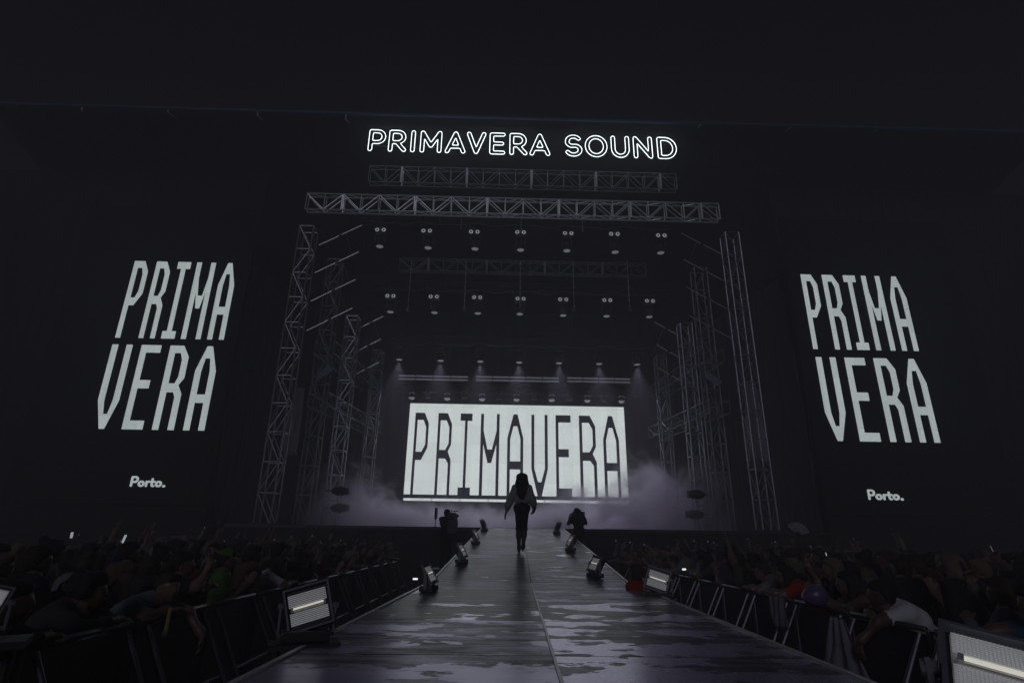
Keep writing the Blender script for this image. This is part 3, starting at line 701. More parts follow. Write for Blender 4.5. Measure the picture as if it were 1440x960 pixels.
#@@SMOKE
# ------------------------------------------------------------------ stage smoke lit by the screen and the added spot beams
def smoke():
    x0, x1, y0, y1, z0, z1 = -8.0, 9.9, 22.3, 30.30, STAGE+.004, STAGE+4.6
    o = MB().box(((x0+x1)/2, (y0+y1)/2, (z0+z1)/2), (x1-x0, y1-y0, z1-z0)).build('stage_smoke', None); tag(o, kind='stuff')
    m = bpy.data.materials.new('smoke_volume'); m.use_nodes = True; nt = m.node_tree; N = nt.nodes; L = nt.links
    N.remove(N['Principled BSDF']); out = N['Material Output']; v = N.new('ShaderNodeVolumePrincipled'); L.new(v.outputs[0], out.inputs['Volume'])
    v.inputs['Color'].default_value = (.93, .87, 1.0, 1); v.inputs['Anisotropy'].default_value = .55
    def mth(op, a, c=None):
        n = N.new('ShaderNodeMath'); n.operation = op
        for i, w in enumerate((a, c)):
            if w is None: continue
            if isinstance(w, (int, float)): n.inputs[i].default_value = w
            else: L.new(w, n.inputs[i])
        return n.outputs[0]
    def mrange(src, a, b, c, d):
        n = N.new('ShaderNodeMapRange'); n.inputs['From Min'].default_value = a; n.inputs['From Max'].default_value = b; n.inputs['To Min'].default_value = c; n.inputs['To Max'].default_value = d; L.new(src, n.inputs['Value']); return n.outputs[0]
    tc = N.new('ShaderNodeTexCoord'); sp = N.new('ShaderNodeSeparateXYZ'); L.new(tc.outputs['Object'], sp.inputs[0])
    n1 = N.new('ShaderNodeTexNoise'); n1.inputs['Scale'].default_value = .62; n1.inputs['Detail'].default_value = 7; n1.inputs['Roughness'].default_value = .6; n1.inputs['Distortion'].default_value = 1.1
    L.new(tc.outputs['Object'], n1.inputs['Vector'])
    hgt = mth('SUBTRACT', sp.outputs[2], z0)
    xc = sp.outputs[0]
    # top of the cloud: low in the middle, high beside and right of the screen
    lft = mrange(xc, -4.2, -6.6, .95, 2.25); rgt = mrange(xc, 1.8, 7.4, .95, 2.6)
    top = mth('MAXIMUM', lft, rgt)
    frac = mth('DIVIDE', hgt, top)
    fall = mth('SUBTRACT', 1.0, frac)
    den = mth('ADD', mth('MULTIPLY', fall, .9), mth('MULTIPLY', mth('SUBTRACT', n1.outputs['Fac'], .5), 3.4))
    den = mth('MULTIPLY', mrange(den, .05, .95, 0, 1), mrange(n1.outputs['Fac'], .3, .7, .5, 1.3))
    edge = mth('MULTIPLY', mrange(xc, x0, x0+.7, 0, 1), mrange(xc, x1, x1-1.3, 0, 1)); edge = mth('MULTIPLY', edge, mrange(sp.outputs[1], y0, y0+1.6, 0, 1))
    L.new(mth('MULTIPLY', mth('MULTIPLY', den, edge), SMOKE_D), v.inputs['Density'])
    o.data.materials.append(m)
SMOKE_D = 1.25
smoke()
#@@PART2
# ------------------------------------------------------------------ strobe lamps along the catwalk edge
M_RIM = mat('strobe_rim', (.20, .21, .25), .5, .2, var=.2, scale=20)
def strobe(loc, rz, tilt, label, kind='slat', roll=0.0, s=1.0):
    o = empty('strobe_light', loc, rz, label, 'strobe', 'strobe lamps along the catwalk')
    b = MB().box((0, 0, .045*s), (.40*s, .22*s, .09*s)); b.bevel(.012); b.build('base', M_PLASTIC, o)
    q = MB()
    for i in (-1, 1):
        q.box((i*.225*s, 0, .17*s), (.018*s, .06*s, .26*s)); q.tube((i*.20*s, 0, .27*s), (i*.25*s, 0, .27*s), .028*s, 10)
    q.box((0, 0, .05*s), (.468*s, .06*s, .018*s)); q.build('yoke', M_GREY, o)
    T = Matrix.Translation((0, 0, .27*s)) @ Matrix.Rotation(roll, 4, 'Y') @ Matrix.Rotation(tilt, 4, 'X') @ Matrix.Scale(s, 4)
    def put(mb, nm, m, par, sm=False):
        bmesh.ops.transform(mb.bm, matrix=T, verts=mb.bm.verts); return mb.build(nm, m, par, sm)
    W_, H_ = .38, .36                                      # face looks to local -Y
    h = MB().box((0, .065, 0), (W_, .10, H_)); h.bevel(.012); hs = put(h, 'housing', M_PLASTIC, o)
    q = MB(); e = .016
    q.box((0, -.002, H_/2-e/2), (W_, .045, e)).box((0, -.002, -H_/2+e/2), (W_, .045, e)).box((-W_/2+e/2, -.0025, 0), (e, .044, H_-2*e)).box((W_/2-e/2, -.0025, 0), (e, .044, H_-2*e))
    put(q, 'rim', M_RIM, o)
    put(MB().box((0, .012, 0), (W_-2*e-.03, .004, H_-2*e-.03)), 'reflector', M_REFL if kind == 'grid' else M_BLACK, hs)
    q = MB(); nsl = 17
    if kind == 'slat':
        for i in range(nsl):
            z = -.125+.25*(i+.5)/nsl
            if abs(z-.004) < .022: continue
            q.box((0, -.004, z), (W_-2*e-.035, .016, .0075), Matrix.Rotation(.25, 3, 'X'))
        put(q, 'louvre', M_SLAT, o)
    else:
        for i in range(26):
            z = -.135+.27*i/25
            if abs(z-.004) < .026: continue
            q.box((0, -.006, z), (W_-2*e-.035, .003, .0048))
        for i in range(27):
            x = -.145+.29*i/26
            for z0, z1 in ((-.137, -.024), (.032, .137)): q.box((x, -.0085, (z0+z1)/2), (.0048, .003, z1-z0))
        put(q, 'grille', M_SLAT, o)
    q = MB().tube((-.125, -.012, .010), (.125, -.012, .010), .0085, 10); put(q, 'lamp_tube', M_TUBE, o, True)
    q = MB().tube((-.125, -.004, -.012), (.125, -.004, -.012), .007, 8).box((-.135, -.010, .004), (.016, .02, .034)).box((.135, -.010, .004), (.016, .02, .034)); put(q, 'tube_holder', M_REFL, o)
    return o
def st_at(px, py, Y, side): p = at(px, py, Y); return p
def cwl(xc, y, dz=0.016): return cw(xc, y, dz)
STROBES = [  # sight line to the centre, depth, yaw, tilt, kind, roll, size, label
    (-32, 850, 2.7, 30, -10, 'grid', 14, .50, 'dotted grille lamp standing in the far left pit, cut by the picture edge'),  # stand-in lamp for a dotted thing of unknown kind
    (434, 852, 3.95, 20, -14, 'slat', -15, .73, 'slatted strobe with a glowing tube, nearest to the left barriers'),
    (605, 794, 7.6, 79, -30, 'slat', -4, .74, 'strobe seen edge on beside the small white lamp on the left deck edge'),
    (650, 769, 11.4, 80, -30, 'slat', -4, .84, 'strobe low on the ramp, left edge, nearer one of two alike'),
    (669, 748, 15.4, 80, -30, 'slat', -4, .84, 'strobe farther up the left edge of the ramp'),
    (681, 739, 20.0, 105, -20, 'slat', -10, .84, 'small dark strobe at the top of the ramp on the left'),
    (1430, 972, 1.95, -34, -60, 'grid', 12, .95, 'big strobe with a bright white grille in the near right corner'),
    (925, 815, 7.3, -24, -16, 'slat', 16, .74, 'slatted strobe with a glowing tube beside the person in red'),
    (836, 786, 9.8, -72, -28, 'slat', 4, .76, 'strobe at the foot of the ramp on the right edge'),
    (802, 758, 13.9, -82, -30, 'slat', 4, .84, 'strobe seen edge on under the right camera operator'),
    (783, 746, 19.2, -110, -20, 'slat', 10, .84, 'small dark strobe at the top of the ramp on the right')]
for (px_, py_, Y, rz, tl, kd, rl_, s, lb) in STROBES:
    c = at(px_, py_, Y); xr = c.x-cw_x(Y); inside = abs(xr) < HW-.12
    base = Vector((c.x, Y, c.z-.27*s))
    if inside: base.z = cw_z(Y)+.004
    o = strobe(base, R(rz), R(tl), lb, kd, R(rl_), s)
    if not inside:
        br = MB(); br.box((0, 0, -.018), (.42, .22, .03)); zb = -base.z+.01
        br.tube((-.15, .05, zb), (-.15, .05, -.03), .020, 8); br.tube((.15, .05, zb), (.15, .05, -.03), .020, 8); br.build('bracket_stand', M_BLACK, o)
        if Y > 3:
            sg = 1 if px_ < 720 else -1
            MB().box((-.02*sg, -.155, -.26*s), (.062, .008, .27*s)).build('bracket_plate', M_RIM, o)
            for z in (-.15, -.37): MB().tube((-.02*sg, -.1605, z*s), (-.02*sg, -.158, z*s), .012, 10).build('bolt', M_BLACK, o)
# little clip lamps by the deck edge
for (x, y, Y, lb) in ((584, 813.5, 7.5, 'small lit white lamp clipped to the left deck edge'), (962, 800, 8.4, 'small lit white lamp low in the right pit')):
    p = at(x, y, Y); o = empty('clip_lamp', p, R(12 if x < 700 else 0), lb, 'lamp')
    w_ = .058 if x < 700 else .05
    MB().box((0, 0, 0), (w_, .012, .020 if x < 700 else .024)).bevel(.003).build('diffuser', M_GLOW, o)
    MB().box((0, .018, 0), (w_+.012, .02, .034)).build('housing', M_BLACK, o)
    MB().tube((0, .02, 0), (0, .02, -p.z+.01 if x > 700 else -.10), .008, 6).build('stem', M_BLACK, o)

# ------------------------------------------------------------------ people: one continuous skin grown over a posed skeleton
def nets(fn, lo, hi, res):
    lo = np.array(lo, float); hi = np.array(hi, float); n = np.ceil((hi-lo)/res).astype(int)+1
    ax = [lo[i]+res*np.arange(n[i]) for i in range(3)]
    G = np.stack(np.meshgrid(*ax, indexing='ij'), -1).reshape(-1, 3)
    V = np.concatenate([fn(G[i:i+60000]) for i in range(0, len(G), 60000)]).reshape(n)
    Sg = V < 0; c = n-1
    cnt = np.zeros(c, int); acc = np.zeros((*c, 3))
    I = np.stack(np.meshgrid(*[np.arange(k) for k in c], indexing='ij'), -1)
    for a in range(3):
        b_, d_ = (a+1) % 3, (a+2) % 3
        for u in (0, 1):
            for v in (0, 1):
                o0 = [0, 0, 0]; o0[b_] = u; o0[d_] = v; o1 = list(o0); o1[a] = 1
                s0 = tuple(slice(o0[k], o0[k]+c[k]) for k in range(3)); s1 = tuple(slice(o1[k], o1[k]+c[k]) for k in range(3))
                A, B = V[s0], V[s1]; mk = (A < 0) != (B < 0)
                t = np.where(mk, A/np.where(mk, A-B, 1), 0)
                P = np.repeat(np.array(o0, float)[None, :], mk.sum(), 0); P[:, a] += t[mk]
                acc[mk] += P; cnt[mk] += 1
    act = cnt > 0; idx = -np.ones(c, int); idx[act] = np.arange(act.sum())
    verts = (I[act]+acc[act]/cnt[act][:, None])*res+lo
    faces = []
    for a in range(3):
        b_, d_ = (a+1) % 3, (a+2) % 3
        sl0 = [slice(0, n[k]) for k in range(3)]; sl0[a] = slice(0, n[a]-1); sl1 = list(sl0); sl1[a] = slice(1, n[a])
        for k in (b_, d_):
            sl0[k] = slice(1, n[k]-1); sl1[k] = slice(1, n[k]-1)
        A, B = Sg[tuple(sl0)], Sg[tuple(sl1)]; E_ = np.argwhere(A != B)
        for e in E_:
            p = e.copy(); p[b_] += 1; p[d_] += 1
            q = []
            for u, v in ((-1, -1), (0, -1), (0, 0), (-1, 0)):
                w = p.copy(); w[b_] += u; w[d_] += v; q.append(idx[tuple(w)])
            if min(q) < 0: continue
            faces.append(q if A[tuple(e)] else q[::-1])
    return verts, faces
class Caps:
    """rounded limbs blended together; each carries a cloth/skin class"""
    def __init__(s, k=.022): s.c = []; s.k = k
    def add(s, a, b, ra, rb, cls=0): s.c.append((np.array(a, float), np.array(b, float), ra, rb, cls)); return s
    def chain(s, pts, rs, cls=0):
        for i in range(len(pts)-1): s.add(pts[i], pts[i+1], rs[i], rs[i+1], cls)
        return s
    def ds(s, P):
        out = []
        for a, b, ra, rb, _ in s.c:
            d = b-a; t = np.clip(((P-a)@d)/(d@d+1e-12), 0, 1); out.append(np.linalg.norm(P-a-t[:, None]*d, axis=1)-(ra+(rb-ra)*t))
        return np.stack(out)
    def fn(s, P):
        D = s.ds(P); m = D.min(0); return m-s.k*np.log(np.exp(-np.clip((D-m)/s.k, 0, 40)).sum(0))
    def box(s, pad=.05):
        lo = np.min([np.minimum(a, b)-max(ra, rb) for a, b, ra, rb, _ in s.c], 0)-pad; hi = np.max([np.maximum(a, b)+max(ra, rb) for a, b, ra, rb, _ in s.c], 0)+pad; return lo, hi
    def mesh(s, res):
        v, f = nets(s.fn, *s.box(max(.03, s.k*2)), res); return v, f
    def cls(s, P): return np.array([c[4] for c in s.c])[s.ds(P).argmin(0)]
V3 = lambda *a: np.array(a, float)
def frame(d, up):
    d = d/np.linalg.norm(d); u = up-d*(up@d); u = u/np.linalg.norm(u); return d, u, np.cross(d, u)
def hand_caps(w, d, pn, side, curl, spread=.18):
    """hand at wrist w, pointing along d, palm facing pn; four fingers of unequal length and a thumb on the side of the palm"""
    d, n, s = frame(np.array(d, float), np.array(pn, float)); s = s*side
    C = Caps(.006)
    for o_, l_ in ((-.030, .082), (-.011, .088), (.010, .086), (.029, .078)):
        C.add(w-d*.012+s*o_*.55, w+d*l_+s*o_, .016, .013, 0)
    for o_, l_, r_ in ((-.032, .058, .0085), (-.011, .070, .0092), (.011, .078, .0095), (.032, .070, .0092)):
        k0 = w+d*.086+s*o_; a = curl; sp = s*(o_*spread*8)*.02/.03
        d1 = d*math.cos(a)+n*math.sin(a)+sp; d2 = d*math.cos(a*2.0)+n*math.sin(a*2.0)+sp*.6; d3 = d*math.cos(a*2.8)+n*math.sin(a*2.8)
        k1 = k0+d1*l_*.48; k2 = k1+d2*l_*.30; k3 = k2+d3*l_*.24
        C.add(k0, k1, r_*1.05, r_, 0).add(k1, k2, r_, r_*.92, 0).add(k2, k3, r_*.92, r_*.75, 0)
    t0 = w+d*.022+s*.030; t1 = t0+d*.034+s*.030+n*.012; t2 = t1+d*.030+s*.010+n*.014
    C.add(t0, t1, .015, .012, 0).add(t1, t2, .0115, .009, 0)
    return C
def head_caps(c, fw, up):
    """head centre c, facing fw"""
    f, u, s = frame(np.array(fw, float), np.array(up, float)); s = -s
    P = lambda x, y, z: c+s*x+f*y+u*z
    C = Caps(.010)
    C.add(P(0, -.018, .035), P(0, .012, .035), .083, .080, 0).add(P(0, .03, .0), P(0, .045, -.05), .064, .052, 0)
    C.add(P(0, .05, -.07), P(0, .062, -.098), .040, .026, 0)
    for i in (-1, 1):
        C.add(P(i*.035, .03, -.055), P(i*.052, -.005, -.03), .030, .032, 0)
        C.add(P(i*.018, .086, .022), P(i*.044, .076, .022), .012, .010, 0)
        C.add(P(i*.030, .080, -.022), P(i*.034, .072, -.026), .014, .014, 0)
        C.add(P(i*.079, -.008, .018), P(i*.083, -.016, -.022), .014, .010, 0)
        C.add(P(i*.030, .081, .004), P(i*.031, .081, .004), .0115, .0115, 4)
    C.add(P(0, .090, .012), P(0, .112, -.024), .010, .013, 0)
    C.add(P(-.018, .088, -.056), P(.018, .088, -.056), .0085, .0085, 5).add(P(-.014, .086, -.068), P(.014, .086, -.068), .009, .009, 5)
    C.add(P(0, -.02, -.06), c-u*.15-f*.03, .055, .056, 0)
    return C, P
def hair_caps(P, style):
    C = Caps(.014)
    C.add(P(0, -.030, .045), P(0, .004, .052), .088, .084, 0)
    for i in (-1, 1): C.add(P(i*.070, -.030, .02), P(i*.064, -.035, -.03), .030, .022, 0)
    C.add(P(-.03, .066, .082), P(.03, .066, .082), .030, .030, 0)
    C.add(P(0, -.07, .0), P(0, -.07, -.05), .055, .045, 0)
    if style == 'long':
        for i in (-1, 0, 1): C.add(P(i*.055, -.07, .0), P(i*.075, -.085, -.26), .055, .035, 0)
        for i in (-1, 1): C.add(P(i*.082, -.005, .01), P(i*.085, -.01, -.16), .028, .022, 0)
    if style == 'bun': C.add(P(0, -.075, .125), P(0, -.085, .13), .05, .05, 0)
    if style == 'bob':
        for i in (-1, 1): C.add(P(i*.078, -.02, .02), P(i*.080, -.01, -.085), .036, .032, 0)
        C.add(P(-.05, -.07, -.06), P(.05, -.07, -.06), .05, .05, 0)
    if style == 'curly':
        r_ = np.random.default_rng(3)
        for _ in range(26):
            a = r_.uniform(0, 6.28); z = r_.uniform(-.02, .13); rr = .095*math.sqrt(max(0, 1-((z-.03)/.13)**2))
            if math.sin(a) > .55 and z < .06: continue
            q = P(rr*math.cos(a), rr*math.sin(a)-.02, z); C.add(q, q, .036, .036, 0)
    return C
MESHES = {}
def obj_mesh(name, parts, nmat, smooth=True):
    V, F, K = [], [], []; o = 0
    for v, f, k in parts:
        V.append(v); F += [[i+o for i in q] for q in f]; K.append(k); o += len(v)
    V = np.concatenate(V); me = bpy.data.meshes.new(name); me.from_pydata(V.tolist(), [], F); me.update()
    me.polygons.foreach_set('material_index', np.concatenate(K).astype(np.int32)); me.polygons.foreach_set('use_smooth', np.ones(len(F), bool)); me.update()
    return me
def pack(C, res):
    v, f = C.mesh(res); cen = v[np.array(f)].mean(1); return v, f, C.cls(cen)
def person_mesh(pose, sleeves='short', res=.021, hres=.011, fres=.0075):
    """classes: 0 skin, 1 top, 2 trousers, 3 shoes, 4 eyes, 5 lips"""
    j = {k: V3(*v) for k, v in pose.items() if k not in ('fw', 'curl', 'palm', 'hd', 'build')}
    C = Caps(.026); B = pose.get('build', 1.0); ch, pv, nk = j['chest'], j['pelvis'], j['neck']; sL, sR = j['sh_l'], j['sh_r']; ax = (sR-sL)/np.linalg.norm(sR-sL)
    hips = ax*.095
    C.add(pv-hips*.85, pv+hips*.85, .112*B, .112*B, 2)
    mid = (pv+ch)/2; C.add(mid-ax*.055, mid+ax*.055, .105*B, .105*B, 1)
    C.add(pv+(mid-pv)*.35-ax*.06, pv+(mid-pv)*.35+ax*.06, .108*B, .108*B, 1)
    C.add(ch-ax*.085, ch+ax*.085, .118*B, .118*B, 1); up = (ch+nk)/2; C.add(up-ax*.07, up+ax*.07, .095, .095, 1)
    C.add(sL, sR, .066, .066, 1); C.add(nk+(ch-nk)*.25, nk, .068, .056, 1)
    C.add(nk, j['head']-V3(0, 0, .09), .055, .054, 0)
    sl = 1 if sleeves != 'none' else 0
    for a in 'lr':
        s_, e_, w_ = j['sh_'+a], j['el_'+a], j['wr_'+a]; m_ = s_+(e_-s_)*.62
        C.add(s_, m_, .062, .052, sl); C.add(m_, e_, .048 if sleeves == 'short' else .052, .041, 1 if sleeves == 'long' else 0)
        C.add(e_, w_+(e_-w_)*.12, .041 if sleeves != 'long' else .046, .029 if sleeves != 'long' else .036, 1 if sleeves == 'long' else 0)
        C.add(w_+(e_-w_)*.15, w_, .029, .026, 0)
        sg = -1 if a == 'l' else 1; hp = pv+ax*sg*.09; kn, an = j['kn_'+a], j['an_'+a]
        C.add(hp, kn, .088*B, .062, 2).add(kn, an, .060, .044, 2); to = an+V3(sg*.03, .15, -.045)
        C.add(an+V3(0, -.03, -.045), to, .042, .036, 3)
    parts = [pack(C, res)]
    H, P = head_caps(j['head'], pose.get('fw', (0, 1, .05)), (0, 0, 1)); parts.append(pack(H, hres))
    for a, sg in (('l', -1), ('r', 1)):
        hd = pose.get('hd', {}).get(a); d_ = np.array(hd, float) if hd is not None else j['wr_'+a]-j['el_'+a]
        pn = pose.get('palm', {}).get(a, (-sg*.9, .2, -.1)); cu = pose.get('curl', {}).get(a, .35)
        parts.append(pack(hand_caps(j['wr_'+a], d_, pn, sg, cu), fres))
    return parts, P
def std(**kw):
    p = dict(pelvis=(0, 0, .93), chest=(0, .0, 1.27), neck=(0, .01, 1.46), head=(0, .035, 1.585), sh_l=(-.175, 0, 1.40), sh_r=(.175, 0, 1.40),
             el_l=(-.25, -.02, 1.12), el_r=(.25, -.02, 1.12), wr_l=(-.24, .10, .90), wr_r=(.24, .10, .90), kn_l=(-.10, .02, .49), kn_r=(.10, .02, .49), an_l=(-.11, -.02, .085), an_r=(.11, -.02, .085))
    p.update(kw); return p
POSES = {
 'stand': std(),
 'phone_up': std(el_r=(.24, .20, 1.38), wr_r=(.13, .30, 1.62), el_l=(-.24, .16, 1.20), wr_l=(-.08, .30, 1.34), curl={'r': .6, 'l': .5}, palm={'r': (-.5, -.5, .3)}, hd={'r': (-.1, .15, 1)}),
 'phone_high': std(el_r=(.27, .14, 1.62), wr_r=(.16, .24, 1.87), fw=(.05, 1, .18), curl={'r': .6}, palm={'r': (-.5, -.4, .2)}, hd={'r': (-.1, .1, 1)}),
 'both_up': std(el_l=(-.30, .05, 1.63), wr_l=(-.22, .10, 1.88), el_r=(.30, .05, 1.63), wr_r=(.22, .10, 1.88), fw=(0, 1, .2), curl={'l': .15, 'r': .15}, palm={'l': (.2, 1, 0), 'r': (-.2, 1, 0)}),
 'clap': std(el_l=(-.25, .10, 1.14), wr_l=(-.05, .30, 1.32), el_r=(.25, .10, 1.14), wr_r=(.05, .30, 1.32), curl={'l': .1, 'r': .1}, hd={'l': (.15, .5, .8), 'r': (-.15, .5, .8)}),
 'lean': std(pelvis=(0, -.22, .92), chest=(0, -.03, 1.22), neck=(0, .11, 1.37), head=(.02, .20, 1.46), sh_l=(-.17, .07, 1.31), sh_r=(.17, .07, 1.31), el_l=(-.27, .26, 1.22), wr_l=(-.08, .42, 1.235), el_r=(.27, .26, 1.22), wr_r=(.10, .40, 1.245),
             kn_l=(-.10, -.15, .49), kn_r=(.10, -.12, .49), an_l=(-.11, -.26, .085), an_r=(.11, -.22, .085), curl={'l': .25, 'r': .3}, palm={'l': (0, 0, -1), 'r': (0, 0, -1)}),
 'hang': std(pelvis=(0, -.24, .92), chest=(0, .0, 1.20), neck=(.0, .17, 1.33), head=(-.04, .27, 1.42), sh_l=(-.16, .12, 1.28), sh_r=(.17, .10, 1.28), el_l=(-.20, .42, 1.20), wr_l=(-.16, .60, 1.02), el_r=(.26, .26, 1.22), wr_r=(.04, .36, 1.24), fw=(.5, 1, .05),
             kn_l=(-.10, -.15, .49), kn_r=(.10, -.12, .49), an_l=(-.11, -.26, .085), an_r=(.11, -.22, .085), curl={'l': .3, 'r': .3}, palm={'l': (.3, -.6, 0), 'r': (0, 0, -1)}, hd={'l': (.05, .12, -1)}),
 'reach': std(pelvis=(0, -.18, .92), chest=(0, .0, 1.22), neck=(0, .10, 1.39), head=(0, .16, 1.50), sh_l=(-.17, .06, 1.33), sh_r=(.17, .08, 1.33), el_r=(.24, .36, 1.27), wr_r=(.18, .60, 1.26), el_l=(-.24, .26, 1.21), wr_l=(-.06, .34, 1.235), curl={'r': .12, 'l': .3}, palm={'r': (0, 0, -1), 'l': (0, 0, -1)}),
}
SKINS = [mat('skin_light', (.20, .115, .09), .5, var=.12, scale=20), mat('skin_tan', (.15, .085, .062), .5, var=.12, scale=20), mat('skin_dark', (.11, .06, .042), .5, var=.12, scale=20)]
M_EYE = mat('eye', (.20, .17, .15), .2, var=.2); M_LIP = mat('lips', (.22, .09, .08), .45, var=.1)
TOPS = {n: mat('top_'+n, c, .9, var=.25, scale=9, spec=.15, bump=.25) for n, c in dict(black=(.025, .025, .028), charcoal=(.05, .05, .055), navy=(.03, .04, .08), grey=(.18, .19, .21), white=(.62, .63, .68), olive=(.08, .09, .05), maroon=(.10, .025, .03), green=(.07, .16, .03), blue=(.045, .10, .17), red=(.30, .03, .02), slate=(.12, .17, .20), brown=(.10, .065, .045)).items()}
LEGS = [mat('denim', (.04, .05, .085), .9, var=.3, scale=12, spec=.1), mat('black_trousers', (.02, .02, .024), .9, var=.3, spec=.1), mat('khaki', (.14, .12, .09), .9, var=.2, spec=.1)]
M_SHOE = mat('shoe', (.03, .03, .032), .6, var=.3)
HAIRS = [mat('hair_black', (.012, .010, .010), .8, var=.3, scale=60), mat('hair_brown', (.035, .021, .014), .8, var=.3, scale=60), mat('hair_fair', (.14, .10, .07), .8, var=.3, scale=60)]
BODY, HAIRM = {}, {}
def get_person(pose, sleeves):
    k_ = (pose, sleeves)
    if k_ not in BODY:
        parts, P = person_mesh(POSES[pose], sleeves); BODY[k_] = obj_mesh('person', parts, 6)
        for m in (SKINS[0], TOPS['black'], LEGS[0], M_SHOE, M_EYE, M_LIP): BODY[k_].materials.append(m)
    return BODY[k_]
def get_hair(pose, style):
    k_ = (pose, style)
    if k_ not in HAIRM:
        H, P = head_caps(V3(*POSES[pose]['head']), POSES[pose].get('fw', (0, 1, .05)), (0, 0, 1))
        if style == 'cap':
            C = Caps(.010); C.add(P(0, -.022, .055), P(0, .008, .060), .090, .086, 0)
            for i in (-1, 0, 1): C.add(P(i*.035, .075, .072), P(i*.030, .165-abs(i)*.02, .060), .012, .008, 0)
            me = obj_mesh('cap', [pack(C, .010)], 1); me.materials.append(TOPS['green'])
        else:
            me = obj_mesh('hair', [pack(hair_caps(P, style), .011)], 1); me.materials.append(HAIRS[0])
        HAIRM[k_] = me
    return HAIRM[k_]
def setm(o, i, m): o.material_slots[i].link = 'OBJECT'; o.material_slots[i].material = m
def person(loc, rz, pose, sleeves, top, skin, leg, hair, style, label, group=None, sc=1.0, cap=None):
    o = bpy.data.objects.new('person', get_person(pose, sleeves)); COL.objects.link(o); o.location = loc; o.rotation_euler = (0, 0, rz); o.scale = (sc, sc, sc)
    tag(o, label, 'person', group); setm(o, 0, SKINS[skin]); setm(o, 1, TOPS[top]); setm(o, 2, LEGS[leg])
    h = bpy.data.objects.new('hair', get_hair(pose, style if style != 'cap' else 'short')); COL.objects.link(h); h.parent = o; setm(h, 0, HAIRS[hair])
    if cap: c = bpy.data.objects.new('cap', get_hair(pose, 'cap')); COL.objects.link(c); c.parent = o; setm(c, 0, TOPS[cap])
    return o
PH = {}
def phone(loc, rz, label, lit, group, tilt=0.0):
    if not PH:
        b = MB().box((0, 0, 0), (.074, .009, .150)); b.bevel(.004); b.bm.normal_update()
        o = b.build('phone', M_PLASTIC); PH['b'] = o.data; bpy.data.objects.remove(o)
        o = MB().box((0, -.0052, 0), (.066, .001, .138)).build('screen', M_PHONE); PH['s'] = o.data; bpy.data.objects.remove(o)
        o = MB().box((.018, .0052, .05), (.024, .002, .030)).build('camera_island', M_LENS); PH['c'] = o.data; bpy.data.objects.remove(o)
    o = bpy.data.objects.new('phone', PH['b']); COL.objects.link(o); o.location = loc; o.rotation_euler = (tilt, random.uniform(-.2, .2), rz); tag(o, label, 'phone', group)
    q = bpy.data.objects.new('screen', PH['s']); COL.objects.link(q); q.parent = o
    setm(q, 0, M_PHONE if lit else M_PLASTIC)
    q = bpy.data.objects.new('camera_island', PH['c']); COL.objects.link(q); q.parent = o
    return o

# ------------------------------------------------------------------ crowd barriers
def barrier(proto, x, y, side, label, group):
    if proto is not None: return dup(proto, (x, y, 0), 0, label, group)
    o = empty('crowd_barrier', (x, y, 0), 0, label, 'barrier', group); L_ = 1.18; s = -side    # s: towards the pit
    q = MB().path([(0, -L_/2+.06, 1.20), (0, L_/2-.06, 1.20)], .024, 10); q.build('top_rail', M_STEEL, o, smooth=True)
    for yy in (-L_/2+.03, L_/2-.03): MB().tube((0, yy, .03), (0, yy, 1.20), .022, 8).build('upright', M_STEEL, o)
    MB().box((-s*.004, 0, .62), (.006, L_-.1, 1.08)).build('panel', M_BLACK, o)
    for yy in (-L_/2+.12, L_/2-.12):
        MB().tube((s*.02, yy, 1.16), (s*.62, yy, .03), .021, 8).build('brace', M_STEEL, o)
    MB().tube((s*.30, -L_/2+.12, .60), (s*.30, L_/2-.12, .60), .016, 8).build('cross_tube', M_STEEL, o)
    MB().box((-s*.25, 0, .012), (1.75, L_-.02, .012)).build('foot_plate', M_STEEL, o)
    return o
BL, BR = -2.98, 3.68
pl = pr = None
for i in range(13):
    y = 2.2+1.2*i
    o = barrier(pl, BL+CW_A*(y-4)*.3, y, -1, 'grey steel barrier with slanting braces along the left pit', 'barriers along the left pit'); pl = pl or o
    o = barrier(pr, BR+CW_A*(y-4)*.3, y, 1, 'grey steel barrier with slanting braces along the right pit', 'barriers along the right pit'); pr = pr or o

